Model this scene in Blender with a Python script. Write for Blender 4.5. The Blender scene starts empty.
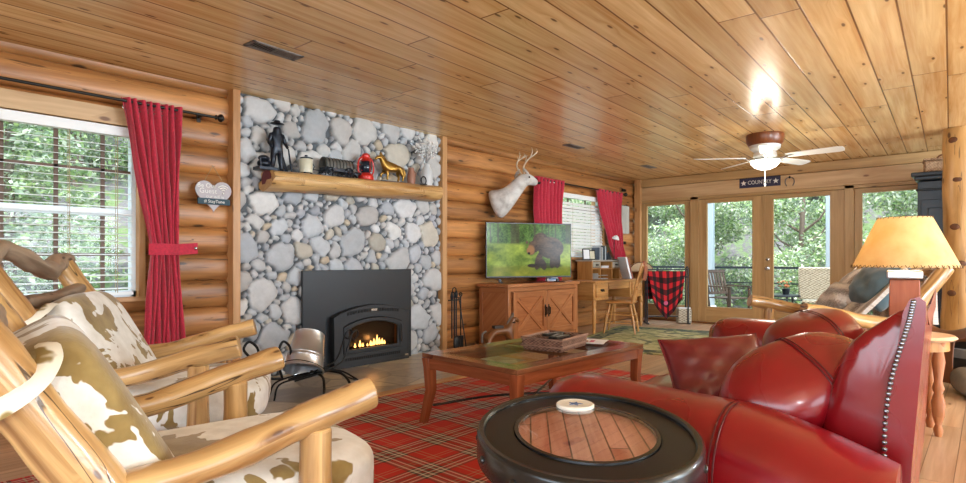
import bpy, bmesh, math, random
import numpy as np
from mathutils import Vector, Matrix, Euler
random.seed(7); np.random.seed(7)
PI = math.pi
sc = bpy.context.scene
C = sc.collection
def R(d): return math.radians(d)
def lin(c): return c/12.92 if c <= .04045 else ((c+.055)/1.055)**2.4
def rgb(h, m=1.0):
    h = h.lstrip('#'); return tuple(min(1, lin(int(h[i:i+2], 16)/255)*m) for i in (0, 2, 4)) + (1,)

# ------------------------------------------------------------------ node helpers
class NT:
    def __init__(s, name):
        s.m = bpy.data.materials.new(name); s.m.use_nodes = True
        s.t = s.m.node_tree; s.t.nodes.clear()
        s.out = s.t.nodes.new('ShaderNodeOutputMaterial')
    def n(s, typ, ins=None, **kw):
        nd = s.t.nodes.new('ShaderNode'+typ)
        for k, v in kw.items(): setattr(nd, k, v)
        for k, v in (ins or {}).items(): s.set(nd, k, v)
        return nd
    def set(s, nd, k, v):
        i = nd.inputs[k]
        if isinstance(v, bpy.types.NodeSocket): s.t.links.new(v, i)
        elif isinstance(v, bpy.types.Node): s.t.links.new(v.outputs[0], i)
        else: i.default_value = v
    def math(s, op, a, b=0.0, c=0.0):
        return s.n('Math', {0: a, 1: b, 2: c}, operation=op).outputs[0]
    def mix(s, f, a, b, mode='MIX'):
        nd = s.n('Mix', data_type='RGBA', blend_type=mode)
        s.set(nd, 0, f); s.set(nd, 6, a); s.set(nd, 7, b)
        return nd.outputs[2]
    def ramp(s, f, stops, interp='LINEAR'):
        nd = s.n('ValToRGB', {0: f}); cr = nd.color_ramp; cr.interpolation = interp
        while len(cr.elements) < len(stops): cr.elements.new(.5)
        for e, (p, c) in zip(cr.elements, stops):
            e.position = p; e.color = c if len(c) == 4 else tuple(c)+(1,)
        return nd.outputs[0]
    def sstep(s, x, a, b):
        return s.n('MapRange', {0: x, 1: a, 2: b, 3: 0.0, 4: 1.0}, interpolation_type='SMOOTHSTEP', clamp=True).outputs[0]
    def vec(s, x, y=0.0, z=0.0): return s.n('CombineXYZ', {0: x, 1: y, 2: z}).outputs[0]
    def noise(s, v, scale=1.0, detail=3.0, rough=.5, dist=0.0):
        return s.n('TexNoise', {'Vector': v, 'Scale': scale, 'Detail': detail, 'Roughness': rough, 'Distortion': dist}).outputs[0]
    def bsdf(s, color, rough=.5, metal=0.0, bump=None, bs=.3, bd=.01, **kw):
        b = s.n('BsdfPrincipled')
        s.set(b, 'Base Color', color); s.set(b, 'Roughness', rough); s.set(b, 'Metallic', metal)
        for k, v in kw.items(): s.set(b, k, v)
        if bump is not None:
            bp = s.n('Bump', {'Height': bump, 'Strength': bs, 'Distance': bd})
            s.set(b, 'Normal', bp.outputs[0])
        s.t.links.new(b.outputs[0], s.out.inputs[0])
        return s.m

def plain(name, col, rough=.5, metal=0.0, noise=.12, scale=30, bs=.08, **kw):
    t = NT(name); col = rgb(col) if isinstance(col, str) else col
    co = t.n('TexCoord').outputs['Object']
    nz = t.noise(co, scale, 3)
    v = t.math('MULTIPLY_ADD', nz, noise*2, 1-noise)
    c = t.mix(1.0, col, t.n('CombineColor', {0: v, 1: v, 2: v}).outputs[0], 'MULTIPLY')
    return t.bsdf(c, rough, metal, nz, bs, .003, **kw)

def wood(name, dark, light, knotc='3a2212', rough=.4, grain=(2.0, 28.0), knots=.5, kscale=(2.2, 6.0), plank=None, tint=False,
         bs=.15, coat=0.0, var=.25, cracks=0.0, contrast=1.0, gap=.02, gapc='241407', streak=0.0):
    t = NT(name)
    uv = t.n('TexCoord').outputs['UV']
    sp = t.n('SeparateXYZ', {0: uv}); a, b = sp.outputs[0], sp.outputs[1]
    rnd = t.n('ObjectInfo').outputs['Random']
    g = None; tv = rnd
    if plank:
        w, L = plank
        q = t.math('DIVIDE', b, w); idx = t.math('FLOOR', q); fr = t.math('FRACT', q)
        wn = t.n('TexWhiteNoise', {'W': idx}, noise_dimensions='1D').outputs[0]
        a = t.math('ADD', a, t.math('MULTIPLY', wn, 9.0))
        q2 = t.math('DIVIDE', a, L); idx2 = t.math('FLOOR', q2); fr2 = t.math('FRACT', q2)
        wn2 = t.n('TexWhiteNoise', {'Vector': t.vec(idx, idx2, 3.3)}, noise_dimensions='3D').outputs[0]
        e = t.math('MINIMUM', fr, t.math('SUBTRACT', 1.0, fr))
        e2 = t.math('MULTIPLY', t.math('MINIMUM', fr2, t.math('SUBTRACT', 1.0, fr2)), L/w)
        g = t.sstep(t.math('MINIMUM', e, e2), gap*.4, gap)
        tv = wn2
    z = t.math('MULTIPLY', tv, 17.0)
    # knots
    kv = t.n('TexVoronoi', {'Vector': t.vec(t.math('MULTIPLY_ADD', a, kscale[0], z), t.math('MULTIPLY', b, kscale[1]), 0.0), 'Scale': 1.0, 'Randomness': 1.0}, voronoi_dimensions='2D')
    kd = kv.outputs['Distance']
    pick = t.n('SeparateXYZ', {0: kv.outputs['Color']}).outputs[0]
    on = t.math('LESS_THAN', pick, knots)
    soft = t.math('MULTIPLY', t.math('SUBTRACT', 1.0, t.sstep(kd, .03, .32)), on)
    core = t.math('MULTIPLY', t.math('SUBTRACT', 1.0, t.sstep(kd, .035, .085)), on)
    bb = t.math('ADD', b, t.math('MULTIPLY', soft, .035))
    n1 = t.noise(t.vec(t.math('MULTIPLY', a, grain[0]), t.math('MULTIPLY', bb, grain[1]), z), 1.0, 5, .6, .6)
    n2 = t.noise(t.vec(t.math('MULTIPLY', a, grain[0]*.35), t.math('MULTIPLY', bb, grain[1]*.22), z), 1.0, 3, .5, 1.2)
    f = t.math('ADD', t.math('MULTIPLY', n1, .55), t.math('MULTIPLY', n2, .45))
    lo, hi = .5-.14/contrast, .5+.14/contrast
    c = t.ramp(f, [(lo, rgb(dark)), (hi, rgb(light))])
    c = t.mix(t.math('MULTIPLY', soft, .35), c, rgb(dark))
    c = t.mix(t.math('MULTIPLY', core, .85), c, rgb(knotc))
    vv = t.math('MULTIPLY_ADD', tv, var, 1-var*.6)
    c = t.mix(1.0, c, t.n('CombineColor', {0: vv, 1: vv, 2: vv}).outputs[0], 'MULTIPLY')
    h = t.math('MULTIPLY', f, 1.0)
    if streak:
        s1 = t.noise(t.vec(t.math('MULTIPLY', a, .5), t.math('MULTIPLY', b, 5.0), t.math('ADD', z, 4.0)), 1.0, 3, .6)
        c = t.mix(t.math('MULTIPLY', t.sstep(s1, .60, .72), streak), c, rgb(knotc))
    if cracks:
        cn = t.noise(t.vec(t.math('MULTIPLY', a, 1.6), t.math('MULTIPLY', b, 22.0), t.math('ADD', z, 9.0)), 1.0, 2, .4, .3)
        ck = t.math('SUBTRACT', 1.0, t.sstep(t.math('ABSOLUTE', t.math('SUBTRACT', cn, .66)), .004, .014))
        c = t.mix(t.math('MULTIPLY', ck, cracks), c, rgb('2a1608'))
        h = t.math('SUBTRACT', h, ck)
    if tint:
        at = t.n('Attribute', attribute_name='Col')
        c = t.mix(1.0, c, at.outputs[0], 'MULTIPLY')
    if g is not None:
        c = t.mix(g, rgb(gapc), c)
        h = t.math('ADD', t.math('MULTIPLY', h, .3), t.math('MULTIPLY', g, 1.2))
    kw = {'Coat Weight': coat, 'Coat Roughness': .12} if coat else {}
    return t.bsdf(c, rough, 0.0, h, bs, .006, **kw)

# ------------------------------------------------------------------ mesh builder
class MB:
    def __init__(s): s.v = []; s.f = []; s.uv = []; s.col = None
    def add(s, vs, fs, uvs=None, M=None):
        o = len(s.v)
        if M is not None: vs = [M @ Vector(p) for p in vs]
        s.v += [tuple(p) for p in vs]
        for i, f in enumerate(fs):
            s.f.append([o+k for k in f])
            s.uv.append(uvs[i] if uvs else [(0, 0)]*len(f))
        return s
    def box(s, cx, cy, cz, sx, sy, sz, rz=0, M=None, grain=None, rx=0, ry=0):
        d = (sx, sy, sz); g = grain if grain is not None else d.index(max(d))
        r = random.random()*3
        P = [Vector(((i & 1)-.5, ((i >> 1) & 1)-.5, ((i >> 2) & 1)-.5)) for i in range(8)]
        L = [Vector((p.x*sx, p.y*sy, p.z*sz)) for p in P]
        F = [(0, 2, 3, 1), (4, 5, 7, 6), (0, 1, 5, 4), (2, 6, 7, 3), (0, 4, 6, 2), (1, 3, 7, 5)]
        uvs = []
        for f in F:
            u = []
            for k in f:
                q = L[k]; oth = [q[j] for j in range(3) if j != g]
                u.append((q[g]+r, oth[0]+oth[1]+r))
            uvs.append(u)
        T = Matrix.Translation((cx, cy, cz)) @ Euler((rx, ry, rz)).to_matrix().to_4x4()
        if M is not None: T = M @ T
        return s.add(L, F, uvs, T)
    def bx(s, x0, x1, y0, y1, z0, z1, **k):
        return s.box((x0+x1)/2, (y0+y1)/2, (z0+z1)/2, x1-x0, y1-y0, z1-z0, **k)
    def tube(s, pts, rad, n=10, noise=0.0, M=None, flat=1.0, closed=False):
        pts = [Vector(p) for p in pts]; m = len(pts)
        if not hasattr(rad, '__len__'): rad = [rad]*m
        t0 = (pts[1]-pts[0]).normalized()
        up = Vector((0, 0, 1)) if abs(t0.z) < .9 else Vector((1, 0, 0))
        nx = t0.cross(up).normalized()
        vs = []; L = 0; us = []; r0 = random.random()*5
        for i, p in enumerate(pts):
            a = pts[max(i-1, 0)]; b = pts[min(i+1, m-1)]
            if closed: a = pts[i-1]; b = pts[(i+1) % m]
            t = (b-a).normalized()
            nx = (nx - t*nx.dot(t)).normalized(); ny = t.cross(nx)
            if i: L += (p-pts[i-1]).length
            us.append(L)
            for k in range(n):
                an = 2*PI*k/n
                rr = rad[i]*(1+noise*(math.sin(an*2+i*1.3+r0)+math.sin(an*3-i*.9+r0*2))*.5) if noise else rad[i]
                vs.append(p+nx*math.cos(an)*rr+ny*math.sin(an)*rr*flat)
        fs = []; uvs = []; rm = max(rad)
        rng = m if closed else m-1
        for i in range(rng):
            j = (i+1) % m
            uj = us[j] if j else us[i]+.1
            for k in range(n):
                k2 = (k+1) % n
                fs.append((i*n+k, i*n+k2, j*n+k2, j*n+k))
                va, vb = 2*PI*rm*k/n+r0, 2*PI*rm*(k+1)/n+r0
                uvs.append([(us[i]+r0, va), (us[i]+r0, vb), (uj+r0, vb), (uj+r0, va)])
        if not closed:
            for e in (0, m-1):
                f = [e*n+k for k in range(n)]
                if e == 0: f = f[::-1]
                fs.append(f)
                uvs.append([(rad[e]*math.cos(2*PI*k/n)*.4+r0, rad[e]*math.sin(2*PI*k/n)*.4+r0) for k in range(n)])
        return s.add(vs, fs, uvs, M)
    def lathe(s, prof, n=24, c=(0, 0, 0), M=None, sy=1.0, caps=True):
        vs = []; fs = []; uvs = []
        for (r, z) in prof:
            for k in range(n):
                a = 2*PI*k/n; vs.append((c[0]+r*math.cos(a), c[1]+r*math.sin(a)*sy, c[2]+z))
        for i in range(len(prof)-1):
            for k in range(n):
                k2 = (k+1) % n
                fs.append((i*n+k, i*n+k2, (i+1)*n+k2, (i+1)*n+k))
                za, zb = prof[i][1], prof[i+1][1]; r = max(prof[i][0], prof[i+1][0])
                uvs.append([(za, 2*PI*k/n*r), (za, 2*PI*(k+1)/n*r), (zb, 2*PI*(k+1)/n*r), (zb, 2*PI*k/n*r)])
        for e in ((0, len(prof)-1) if caps else ()):
            if prof[e][0] > 1e-5:
                f = [e*n+k for k in range(n)]
                if e == 0: f = f[::-1]
                fs.append(f); uvs.append([(vs[q][0], vs[q][1]) for q in f])
        return s.add(vs, fs, uvs, M)
    def prism(s, poly, h, M=None):
        n = len(poly)
        vs = [(x, y, 0) for x, y in poly]+[(x, y, h) for x, y in poly]
        fs = [tuple(range(n))[::-1], tuple(range(n, 2*n))]; uvs = [[poly[k] for k in fs[0]], [poly[k-n] for k in fs[1]]]
        for k in range(n):
            k2 = (k+1) % n; fs.append((k, k2, n+k2, n+k)); uvs.append([poly[k], poly[k2], poly[k2], poly[k]])
        return s.add(vs, fs, uvs, M)
    def ball(s, c, r, n=12, m=8, M=None, e=1.0):
        if not hasattr(r, '__len__'): r = (r, r, r)
        sg = lambda x: math.copysign(abs(x)**e, x)
        vs = []; fs = []; uvs = []
        for i in range(m+1):
            t = PI*i/m-PI/2
            for k in range(n):
                a = 2*PI*k/n
                vs.append((c[0]+r[0]*sg(math.cos(t))*sg(math.cos(a)), c[1]+r[1]*sg(math.cos(t))*sg(math.sin(a)), c[2]+r[2]*sg(math.sin(t))))
        for i in range(m):
            for k in range(n):
                k2 = (k+1) % n; fs.append((i*n+k, i*n+k2, (i+1)*n+k2, (i+1)*n+k))
                uvs.append([(vs[q][0]+vs[q][2]*.5, vs[q][1]+vs[q][2]*.5) for q in fs[-1]])
        return s.add(vs, fs, uvs, M)
    def loft(s, rings, M=None, caps=True):
        n = len(rings[0]); vs = [p for r in rings for p in r]; fs = []; uvs = []
        for i in range(len(rings)-1):
            for k in range(n):
                k2 = (k+1) % n; fs.append((i*n+k, i*n+k2, (i+1)*n+k2, (i+1)*n+k))
                uvs.append([(i*.1, k*.05), (i*.1, k*.05+.05), (i*.1+.1, k*.05+.05), (i*.1+.1, k*.05)])
        if caps:
            fs += [tuple(range(n))[::-1], tuple((len(rings)-1)*n+k for k in range(n))]
            uvs += [[(0, 0)]*n]*2
        return s.add(vs, fs, uvs, M)
    def sheet(s, fn, nu, nv, thick=0.0, M=None, uvscale=(1, 1)):
        """fn(u,v)->xyz for u,v in 0..1; optional thickness closes it"""
        P = [[Vector(fn(i/nu, j/nv)) for j in range(nv+1)] for i in range(nu+1)]
        W = nv+1
        vs = [p for r in P for p in r]; fs = []; uvs = []
        U = lambda i, j: (i/nu*uvscale[0], j/nv*uvscale[1])
        for i in range(nu):
            for j in range(nv):
                fs.append((i*W+j, (i+1)*W+j, (i+1)*W+j+1, i*W+j+1)); uvs.append([U(i, j), U(i+1, j), U(i+1, j+1), U(i, j+1)])
        if thick:
            N = len(vs); nr = []
            for i in range(nu+1):
                for j in range(nv+1):
                    du = P[min(i+1, nu)][j]-P[max(i-1, 0)][j]; dv = P[i][min(j+1, nv)]-P[i][max(j-1, 0)]
                    nn = du.cross(dv); nr.append(nn.normalized() if nn.length > 1e-9 else Vector((0, 0, 1)))
            vs += [p-q*thick for p, q in zip(vs, nr)]
            m = len(fs)
            for q in range(m):
                fs.append(tuple(N+k for k in fs[q][::-1])); uvs.append(uvs[q][::-1])
            per = [(i, 0) for i in range(nu)]+[(nu, j) for j in range(nv)]+[(i, nv) for i in range(nu, 0, -1)]+[(0, j) for j in range(nv, 0, -1)]
            for q in range(len(per)):
                a = per[q]; b = per[(q+1) % len(per)]
                ia, ib = a[0]*W+a[1], b[0]*W+b[1]
                fs.append((ib, ia, N+ia, N+ib)); uvs.append([U(*b), U(*a), U(*a), U(*b)])
        return s.add(vs, fs, uvs, M)
    def pillow(s, w, h, t, M=None, n=16, wr=.0, p=3.0, pinch=.06, seed=0):
        rs = random.Random(seed); ph = [rs.random()*6 for _ in range(6)]
        vs = []; W = n+1; fs = []; uvs = []
        for side in (1, -1):
            for i in range(W):
                for j in range(W):
                    u = 2*i/n-1; v = 2*j/n-1
                    x = w/2*u*(1-pinch*(1-v*v)**1*1.0*abs(u)); y = h/2*v*(1-pinch*(1-u*u)*abs(v))
                    k = max(0, (1-abs(u)**p)*(1-abs(v)**p))**.5
                    z = side*t/2*k
                    if wr: z += side*wr*k*(math.sin(u*7+v*5+ph[0])+math.sin(u*11-v*9+ph[1])*.6+math.sin(v*17+ph[2]+u*3)*.4)
                    vs.append((x, y, z))
        N = W*W
        for i in range(n):
            for j in range(n):
                f = (i*W+j, (i+1)*W+j, (i+1)*W+j+1, i*W+j+1)
                uu = [((k//W)/n*w, (k % W)/n*h) for k in f]
                fs.append(f); uvs.append(uu); fs.append(tuple(N+k for k in f[::-1])); uvs.append(uu[::-1])
        o = len(s.v); s.add(vs, fs, uvs, M); return s
    def build(s, name, mat, parent=None, bevel=0.0, sub=0, ang=38, merge=True, label=None):
        me = bpy.data.meshes.new(name); me.from_pydata(s.v, [], s.f)
        uvl = me.uv_layers.new(name='UVMap')
        uvl.data.foreach_set('uv', [c for f in s.uv for p in f for c in p])
        if s.col is not None:
            ca = me.color_attributes.new('Col', 'FLOAT_COLOR', 'POINT')
            ca.data.foreach_set('color', np.asarray(s.col, dtype=np.float32).ravel())
        if merge and s.col is None:
            bm = bmesh.new(); bm.from_mesh(me); bmesh.ops.remove_doubles(bm, verts=bm.verts, dist=1e-5)
            bmesh.ops.recalc_face_normals(bm, faces=bm.faces); bm.to_mesh(me); bm.free()
        me.shade_smooth()
        try: me.set_sharp_from_angle(angle=R(ang))
        except Exception: pass
        if mat: me.materials.append(mat)
        o = bpy.data.objects.new(name, me); C.objects.link(o)
        if parent: o.parent = parent
        if bevel:
            b = o.modifiers.new('Bevel', 'BEVEL'); b.width = bevel; b.segments = 2; b.limit_method = 'ANGLE'; b.angle_limit = R(40)
        if sub:
            q = o.modifiers.new('Subdivision', 'SUBSURF'); q.levels = q.render_levels = sub
        if label: o['label'] = label
        return o

def split_parts(m, name, mat, parent=None, **k):
    par = list(range(len(m.v)))
    def fd(x):
        while par[x] != x: par[x] = par[par[x]]; x = par[x]
        return x
    for f in m.f:
        a = fd(f[0])
        for q in f[1:]:
            b = fd(q)
            if a != b: par[b] = a
    g = {}
    for i, f in enumerate(m.f): g.setdefault(fd(f[0]), []).append(i)
    for fl in g.values():
        ids = sorted({q for i in fl for q in m.f[i]}); mp = {q: j for j, q in enumerate(ids)}
        n = MB(); n.v = [m.v[q] for q in ids]; n.f = [[mp[q] for q in m.f[i]] for i in fl]; n.uv = [m.uv[i] for i in fl]
        n.build(name, mat, parent, **k)
def tag(o, label, cat, group=None, kind=None):
    if label: o['label'] = label
    if cat: o['category'] = cat
    if group: o['group'] = group
    if kind: o['kind'] = kind
    return o
def thing(name, label, cat, loc=(0, 0, 0), rz=0.0, group=None):
    o = bpy.data.objects.new(name, None); C.objects.link(o); o.empty_display_size = .1
    o.location = loc; o.rotation_euler = (0, 0, rz)
    return tag(o, label, cat, group)
def struct(name, mb, mat, parent=None, **k):
    o = mb.build(name, mat, parent, **k)
    if not parent: o['kind'] = 'structure'
    return o
def copytree(o, parent=None, link=True):
    c = o.copy(); C.objects.link(c)
    if parent: c.parent = parent
    for ch in o.children: copytree(ch, c)
    return c
def skin(name, verts, edges, rad, mat, parent=None, sub=2, root=0):
    me = bpy.data.meshes.new(name); me.from_pydata(verts, edges, [])
    bm = bmesh.new(); bm.from_mesh(me); ly = bm.verts.layers.skin.verify(); bm.verts.ensure_lookup_table()
    for i, v in enumerate(bm.verts):
        r = rad[i]; v[ly].radius = r if hasattr(r, '__len__') else (r, r); v[ly].use_root = (i == root)
    bm.to_mesh(me); bm.free()
    if mat: me.materials.append(mat)
    o = bpy.data.objects.new(name, me); C.objects.link(o)
    if parent: o.parent = parent
    sk = o.modifiers.new('Skin', 'SKIN'); sk.use_smooth_shade = True
    q = o.modifiers.new('Sub', 'SUBSURF'); q.levels = q.render_levels = sub
    return o
def chain(*idx): return [(idx[i], idx[i+1]) for i in range(len(idx)-1)]
def text(name, s_, size, mat, parent, M, depth=.001, align='CENTER', shear=0.0, sx=1.0):
    cu = bpy.data.curves.new(name, 'FONT'); cu.body = s_; cu.size = size; cu.extrude = depth; cu.align_x = align; cu.align_y = 'CENTER'; cu.shear = shear
    cu.resolution_u = 3
    tmp = bpy.data.objects.new(name+'_tmp', cu); C.objects.link(tmp)
    dg = bpy.context.evaluated_depsgraph_get(); me = bpy.data.meshes.new_from_object(tmp.evaluated_get(dg))
    bpy.data.objects.remove(tmp); bpy.data.curves.remove(cu)
    me.transform(M @ Matrix.Diagonal((sx, 1, 1, 1)))
    me.materials.clear(); me.materials.append(mat); me.name = name
    o = bpy.data.objects.new(name, me); C.objects.link(o); o.parent = parent
    return o
def TR(x, y, z, rx=0, ry=0, rz=0, s=None):
    m = Matrix.Translation((x, y, z)) @ Euler((rx, ry, rz)).to_matrix().to_4x4()
    if s: m = m @ Matrix.Diagonal((s, s, s, 1))
    return m
def smooth(pts, k=6):
    """Catmull-Rom through pts"""
    P = [Vector(p) for p in pts]; P = [P[0]*2-P[1]]+P+[P[-1]*2-P[-2]]; out = []
    for i in range(1, len(P)-2):
        for j in range(k):
            t = j/k; a, b, c, d = P[i-1], P[i], P[i+1], P[i+2]
            out.append(.5*((2*b)+(c-a)*t+(2*a-5*b+4*c-d)*t*t+(3*b-a-3*c+d)*t**3))
    out.append(P[-2]); return out

# ------------------------------------------------------------------ materials
M = {}
M['log'] = wood('log_wall_wood', '80512a', 'c48a50', '2c1c12', .38, (1.2, 14), .55, (1.4, 4.5), tint=True, bs=.2, cracks=.7, var=.0, streak=.5)
M['ceil'] = wood('ceiling_pine', 'c9995c', 'efd09a', '5a3820', .27, (.9, 22), .55, (1.9, 6.5), plank=(.2144, 3.6), bs=.22, var=.2, gap=.035, gapc='7a4f28')
M['floor'] = wood('floor_laminate', 'ac8664', 'd4b496', '6a4428', .3, (1.2, 26), .12, (1.6, 7), plank=(.13, 1.2), bs=.12, var=.28, gap=.02, gapc='6b4a30')
M['case'] = wood('door_casing_pine', 'a17c4e', 'c09c6a', '5b3a20', .42, (1.3, 24), .12, (1.6, 5), bs=.08, var=.12)
M['beam'] = wood('header_pine', 'b48c60', 'd8b68a', '6b3f22', .42, (1.0, 14), .45, (1.8, 4), bs=.1, var=.12)
M['trimw'] = wood('trim_board_pine', 'a4713f', 'c99a68', '5b3a20', .42, (1.3, 24), .15, (1.6, 5), bs=.08, var=.12)
M['honey'] = wood('honey_log', '835a30', 'cfa76f', '4c2c18', .28, (1.6, 18), .45, (5.0, 12.0), bs=.12, coat=.45, var=.1, cracks=.9, contrast=1.5, streak=.35)
M['gray_log'] = wood('weathered_log', '6f5a48', 'a8937c', '3a2a1e', .42, (2.5, 18), .5, (5, 9), bs=.2, var=.1, cracks=.4)
M['mantel'] = wood('mantel_log', 'a3713a', 'dcb478', '4a2a14', .4, (1.6, 14), .4, (3.0, 8.0), bs=.3, cracks=.9, var=.05)
M['cherry'] = wood('cherry_wood', '743820', 'a45c38', '3a1408', .22, (2.0, 30), .0, bs=.06, coat=.4, var=.1)
M['cherryd'] = wood('dark_cherry_wood', '54291a', '96603e', '240e06', .2, (2.0, 30), .0, bs=.06, coat=.4, var=.1)
M['stand'] = wood('red_pine', '96562e', 'be8052', '4a1e0c', .35, (2.0, 24), .12, bs=.08, coat=.2, var=.1)
M['oak'] = wood('golden_oak', 'a06b34', 'cf9a5c', '5b3a1c', .35, (2.2, 30), .05, bs=.08, coat=.15, var=.1)
M['greywood'] = wood('grey_washed_wood', '8f877c', 'b5ad9f', '5b5348', .5, (2.2, 30), .05, bs=.08, var=.1)
M['darkoak'] = wood('dark_oak', '5a3216', '8a5a30', '2c1608', .35, (2.2, 30), .05, bs=.08, var=.1)
M['post'] = wood('log_post_wood', '94662f', 'd0a468', '3f2413', .35, (1.3, 10), .85, (1.9, 3.2), bs=.2, cracks=.6, var=.05)
M['redwood'] = wood('rust_box_wood', '90482c', 'ac6646', '5b2414', .5, (2.5, 30), 0, bs=.1, var=.05)
M['patio'] = wood('patio_wood', '2a1e16', '4c3a2c', '2a1a10', .6, (3, 30), 0, bs=.1, var=.1)
M['deck'] = wood('deck_boards', '8f8578', 'b8aea0', '5a5044', .7, (1.5, 20), .05, plank=(.14, 3.0), bs=.1, var=.2)
M['black'] = plain('black_iron', '1b1c1e', .45, .6)
M['insert'] = plain('black_steel_panel', '25282c', .38, .3, .05)
M['insert2'] = plain('cast_iron_face', '2b2d30', .42, .4, .08)
M['dark'] = plain('dark_cavity', '0c0b0a', .8)
M['rodm'] = plain('curtain_rod_metal', '2a2724', .35, .7)
M['white'] = plain('white_paint', 'e6e7e6', .4, 0, .03)
M['vinyl'] = plain('white_vinyl', 'dfe6ea', .35, 0, .03)
M['postw'] = plain('pale_blue_grey_paint', '8f9ca4', .5, 0, .05)
M['slat'] = plain('white_blind_slat', 'eef0ef', .4, 0, .02, **{'Transmission Weight': 0.0})
M['brownm'] = plain('brown_muntin', '5e4230', .5)
M['steel'] = plain('brushed_nickel', 'b8b6b0', .25, .9, .05)
M['galv'] = plain('galvanised_steel', 'c4c8cc', .3, .8, .2, 9)
M['silver'] = plain('silver_paint', 'c9cdd2', .3, .5, .1)
M['bronze'] = plain('dark_bronze', '20252e', .32, .5, .25)
M['gold'] = plain('antique_gold', '9c7636', .32, .8, .35)
M['bluegrey'] = plain('blue_black_paint', '1e262e', .35, 0, .1, 6)
M['lred'] = plain('lantern_red', 'c9281a', .3, .1, .15)
M['cream'] = plain('cream_glaze', 'cfc9b0', .35, 0, .15)
M['grayc'] = plain('pale_grey_ceramic', 'c6c8c8', .4, 0, .08)
M['paper'] = plain('white_paper', 'e3e6ea', .6, 0, .04)
M['bluepaper'] = plain('blue_print', '8fa9cc', .6, 0, .1)
M['pink'] = plain('pink_print', 'c64d78', .6, 0, .1)
M['blackp'] = plain('black_plastic', '17181a', .3)
M['fanw'] = plain('fan_white_enamel', 'dcdcd6', .35, 0, .04)
M['fanb'] = wood('fan_walnut_ring', '5a2e17', '8a4f2c', '2a1408', .3, (3, 20), 0)
M['signb'] = plain('navy_sign_paint', '2c2a44', .55, 0, .15)
M['signw'] = plain('sign_lettering', 'e6e3da', .55, 0, .05)
M['signg'] = plain('grey_heart_paint', 'b4acae', .6, 0, .08)
M['chalk'] = plain('chalkboard_teal', '24414c', .6, 0, .1)
M['rope'] = plain('twine', 'a08a68', .8)
M['rust'] = plain('rusty_iron', '7c7670', .6, .5, .3)
M['denim'] = plain('blue_grey_velvet', '4c626c', .85, 0, .3, 14, **{'Sheen Weight': .5})
M['saddle'] = plain('brown_saddle_leather', '6b4026', .4, 0, .3, 8)
M['saddled'] = plain('dark_saddle_leather', '2b2521', .45, 0, .3, 8)
M['felt'] = plain('grey_felt', '7b7671', .9, 0, .2)
M['antler'] = plain('antler_bone', 'ccbfa8', .5, 0, .2)
M['eye'] = plain('black_glass_eye', '0a0808', .1)
M['ceramic'] = plain('coaster_stoneware', 'e0dcd0', .35, 0, .06)
M['starb'] = plain('blue_star_glaze', '2f5e96', .4)
M['drum'] = plain('black_leather_top', '191819', .34, 0, .2, 12, **{'Specular IOR Level': .22})
M['drumrim'] = plain('antique_pewter', '3c3c3c', .25, .8, .35, 7)
M['sea'] = plain('vase_terracotta', '9a6a54', .5)
M['stitch'] = plain('lacing', '6a4a26', .7)
M['piping'] = plain('dark_red_seam', '4f1014', .5)
M['nail'] = plain('nailhead_pewter', '8a8a90', .25, .9)
M['tan'] = plain('pale_table_top', 'd8b794', .35, 0, .1)
M['plantg'] = plain('leaf_green', '57703a', .6)
M['orange'] = plain('orange_bloom', 'b06838', .6)

def curtain_mat():
    t = NT('red_curtain_cotton'); co = t.n('TexCoord').outputs['Object']
    n = t.noise(co, 60, 3)
    c = t.ramp(n, [(.3, rgb('a4142e')), (.7, rgb('c41f3c'))])
    return t.bsdf(c, .75, 0, n, .1, .002, **{'Sheen Weight': .35})
M['curtain'] = curtain_mat()
def leather(name, a, b, rough=.3):
    t = NT(name); co = t.n('TexCoord').outputs['Object']
    n = t.noise(co, 3, 2, .5, .0); v = t.noise(co, 260, 2)
    w = t.noise(co, 9, 2, .5, .4)
    c = t.ramp(n, [(.25, rgb(a)), (.75, rgb(b))])
    h = t.math('ADD', t.math('MULTIPLY', v, .06), t.math('MULTIPLY', w, 1.0))
    r = t.math('MULTIPLY_ADD', n, .2, rough-.08)
    return t.bsdf(c, r, 0, h, .12, .012, **{'Coat Weight': .5, 'Coat Roughness': .16})
M['leather'] = leather('red_leather', '740812', '900e1a', .27)
M['leather2'] = leather('crimson_leather', '560a14', '740e1a', .42)
M['leather3'] = leather('wine_leather', '700c10', '8c1418', .3)
def hide():
    t = NT('cowhide_print'); co = t.n('TexCoord').outputs['Object']; rnd = t.n('ObjectInfo').outputs['Random']
    cv = t.n('VectorMath', {0: co, 1: t.vec(t.math('MULTIPLY', rnd, 20.0), t.math('MULTIPLY', rnd, 33.0), 2.0)}, operation='ADD').outputs[0]
    n = t.noise(cv, 4.2, 4, .55, .5); f = t.noise(co, 90, 3)
    m = t.sstep(n, .505, .515)
    fa = t.noise(co, 16, 3)
    a = t.ramp(fa, [(.3, rgb('d0ccc2')), (.7, rgb('e8e6e0'))]); b = t.ramp(fa, [(.3, rgb('7a6130')), (.7, rgb('97804a'))])
    return t.bsdf(t.mix(m, a, b), .85, 0, f, .3, .004, **{'Sheen Weight': .3})
M['hide'] = hide()
def hided():
    t = NT('cowhide_binding'); co = t.n('TexCoord').outputs['Object']
    n = t.noise(co, 6, 3); m = t.sstep(n, .5, .53)
    return t.bsdf(t.mix(m, rgb('857040'), rgb('ddd6c4')), .85, 0, t.noise(co, 90, 2), .3, .003)
M['tie'] = hided()
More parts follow.
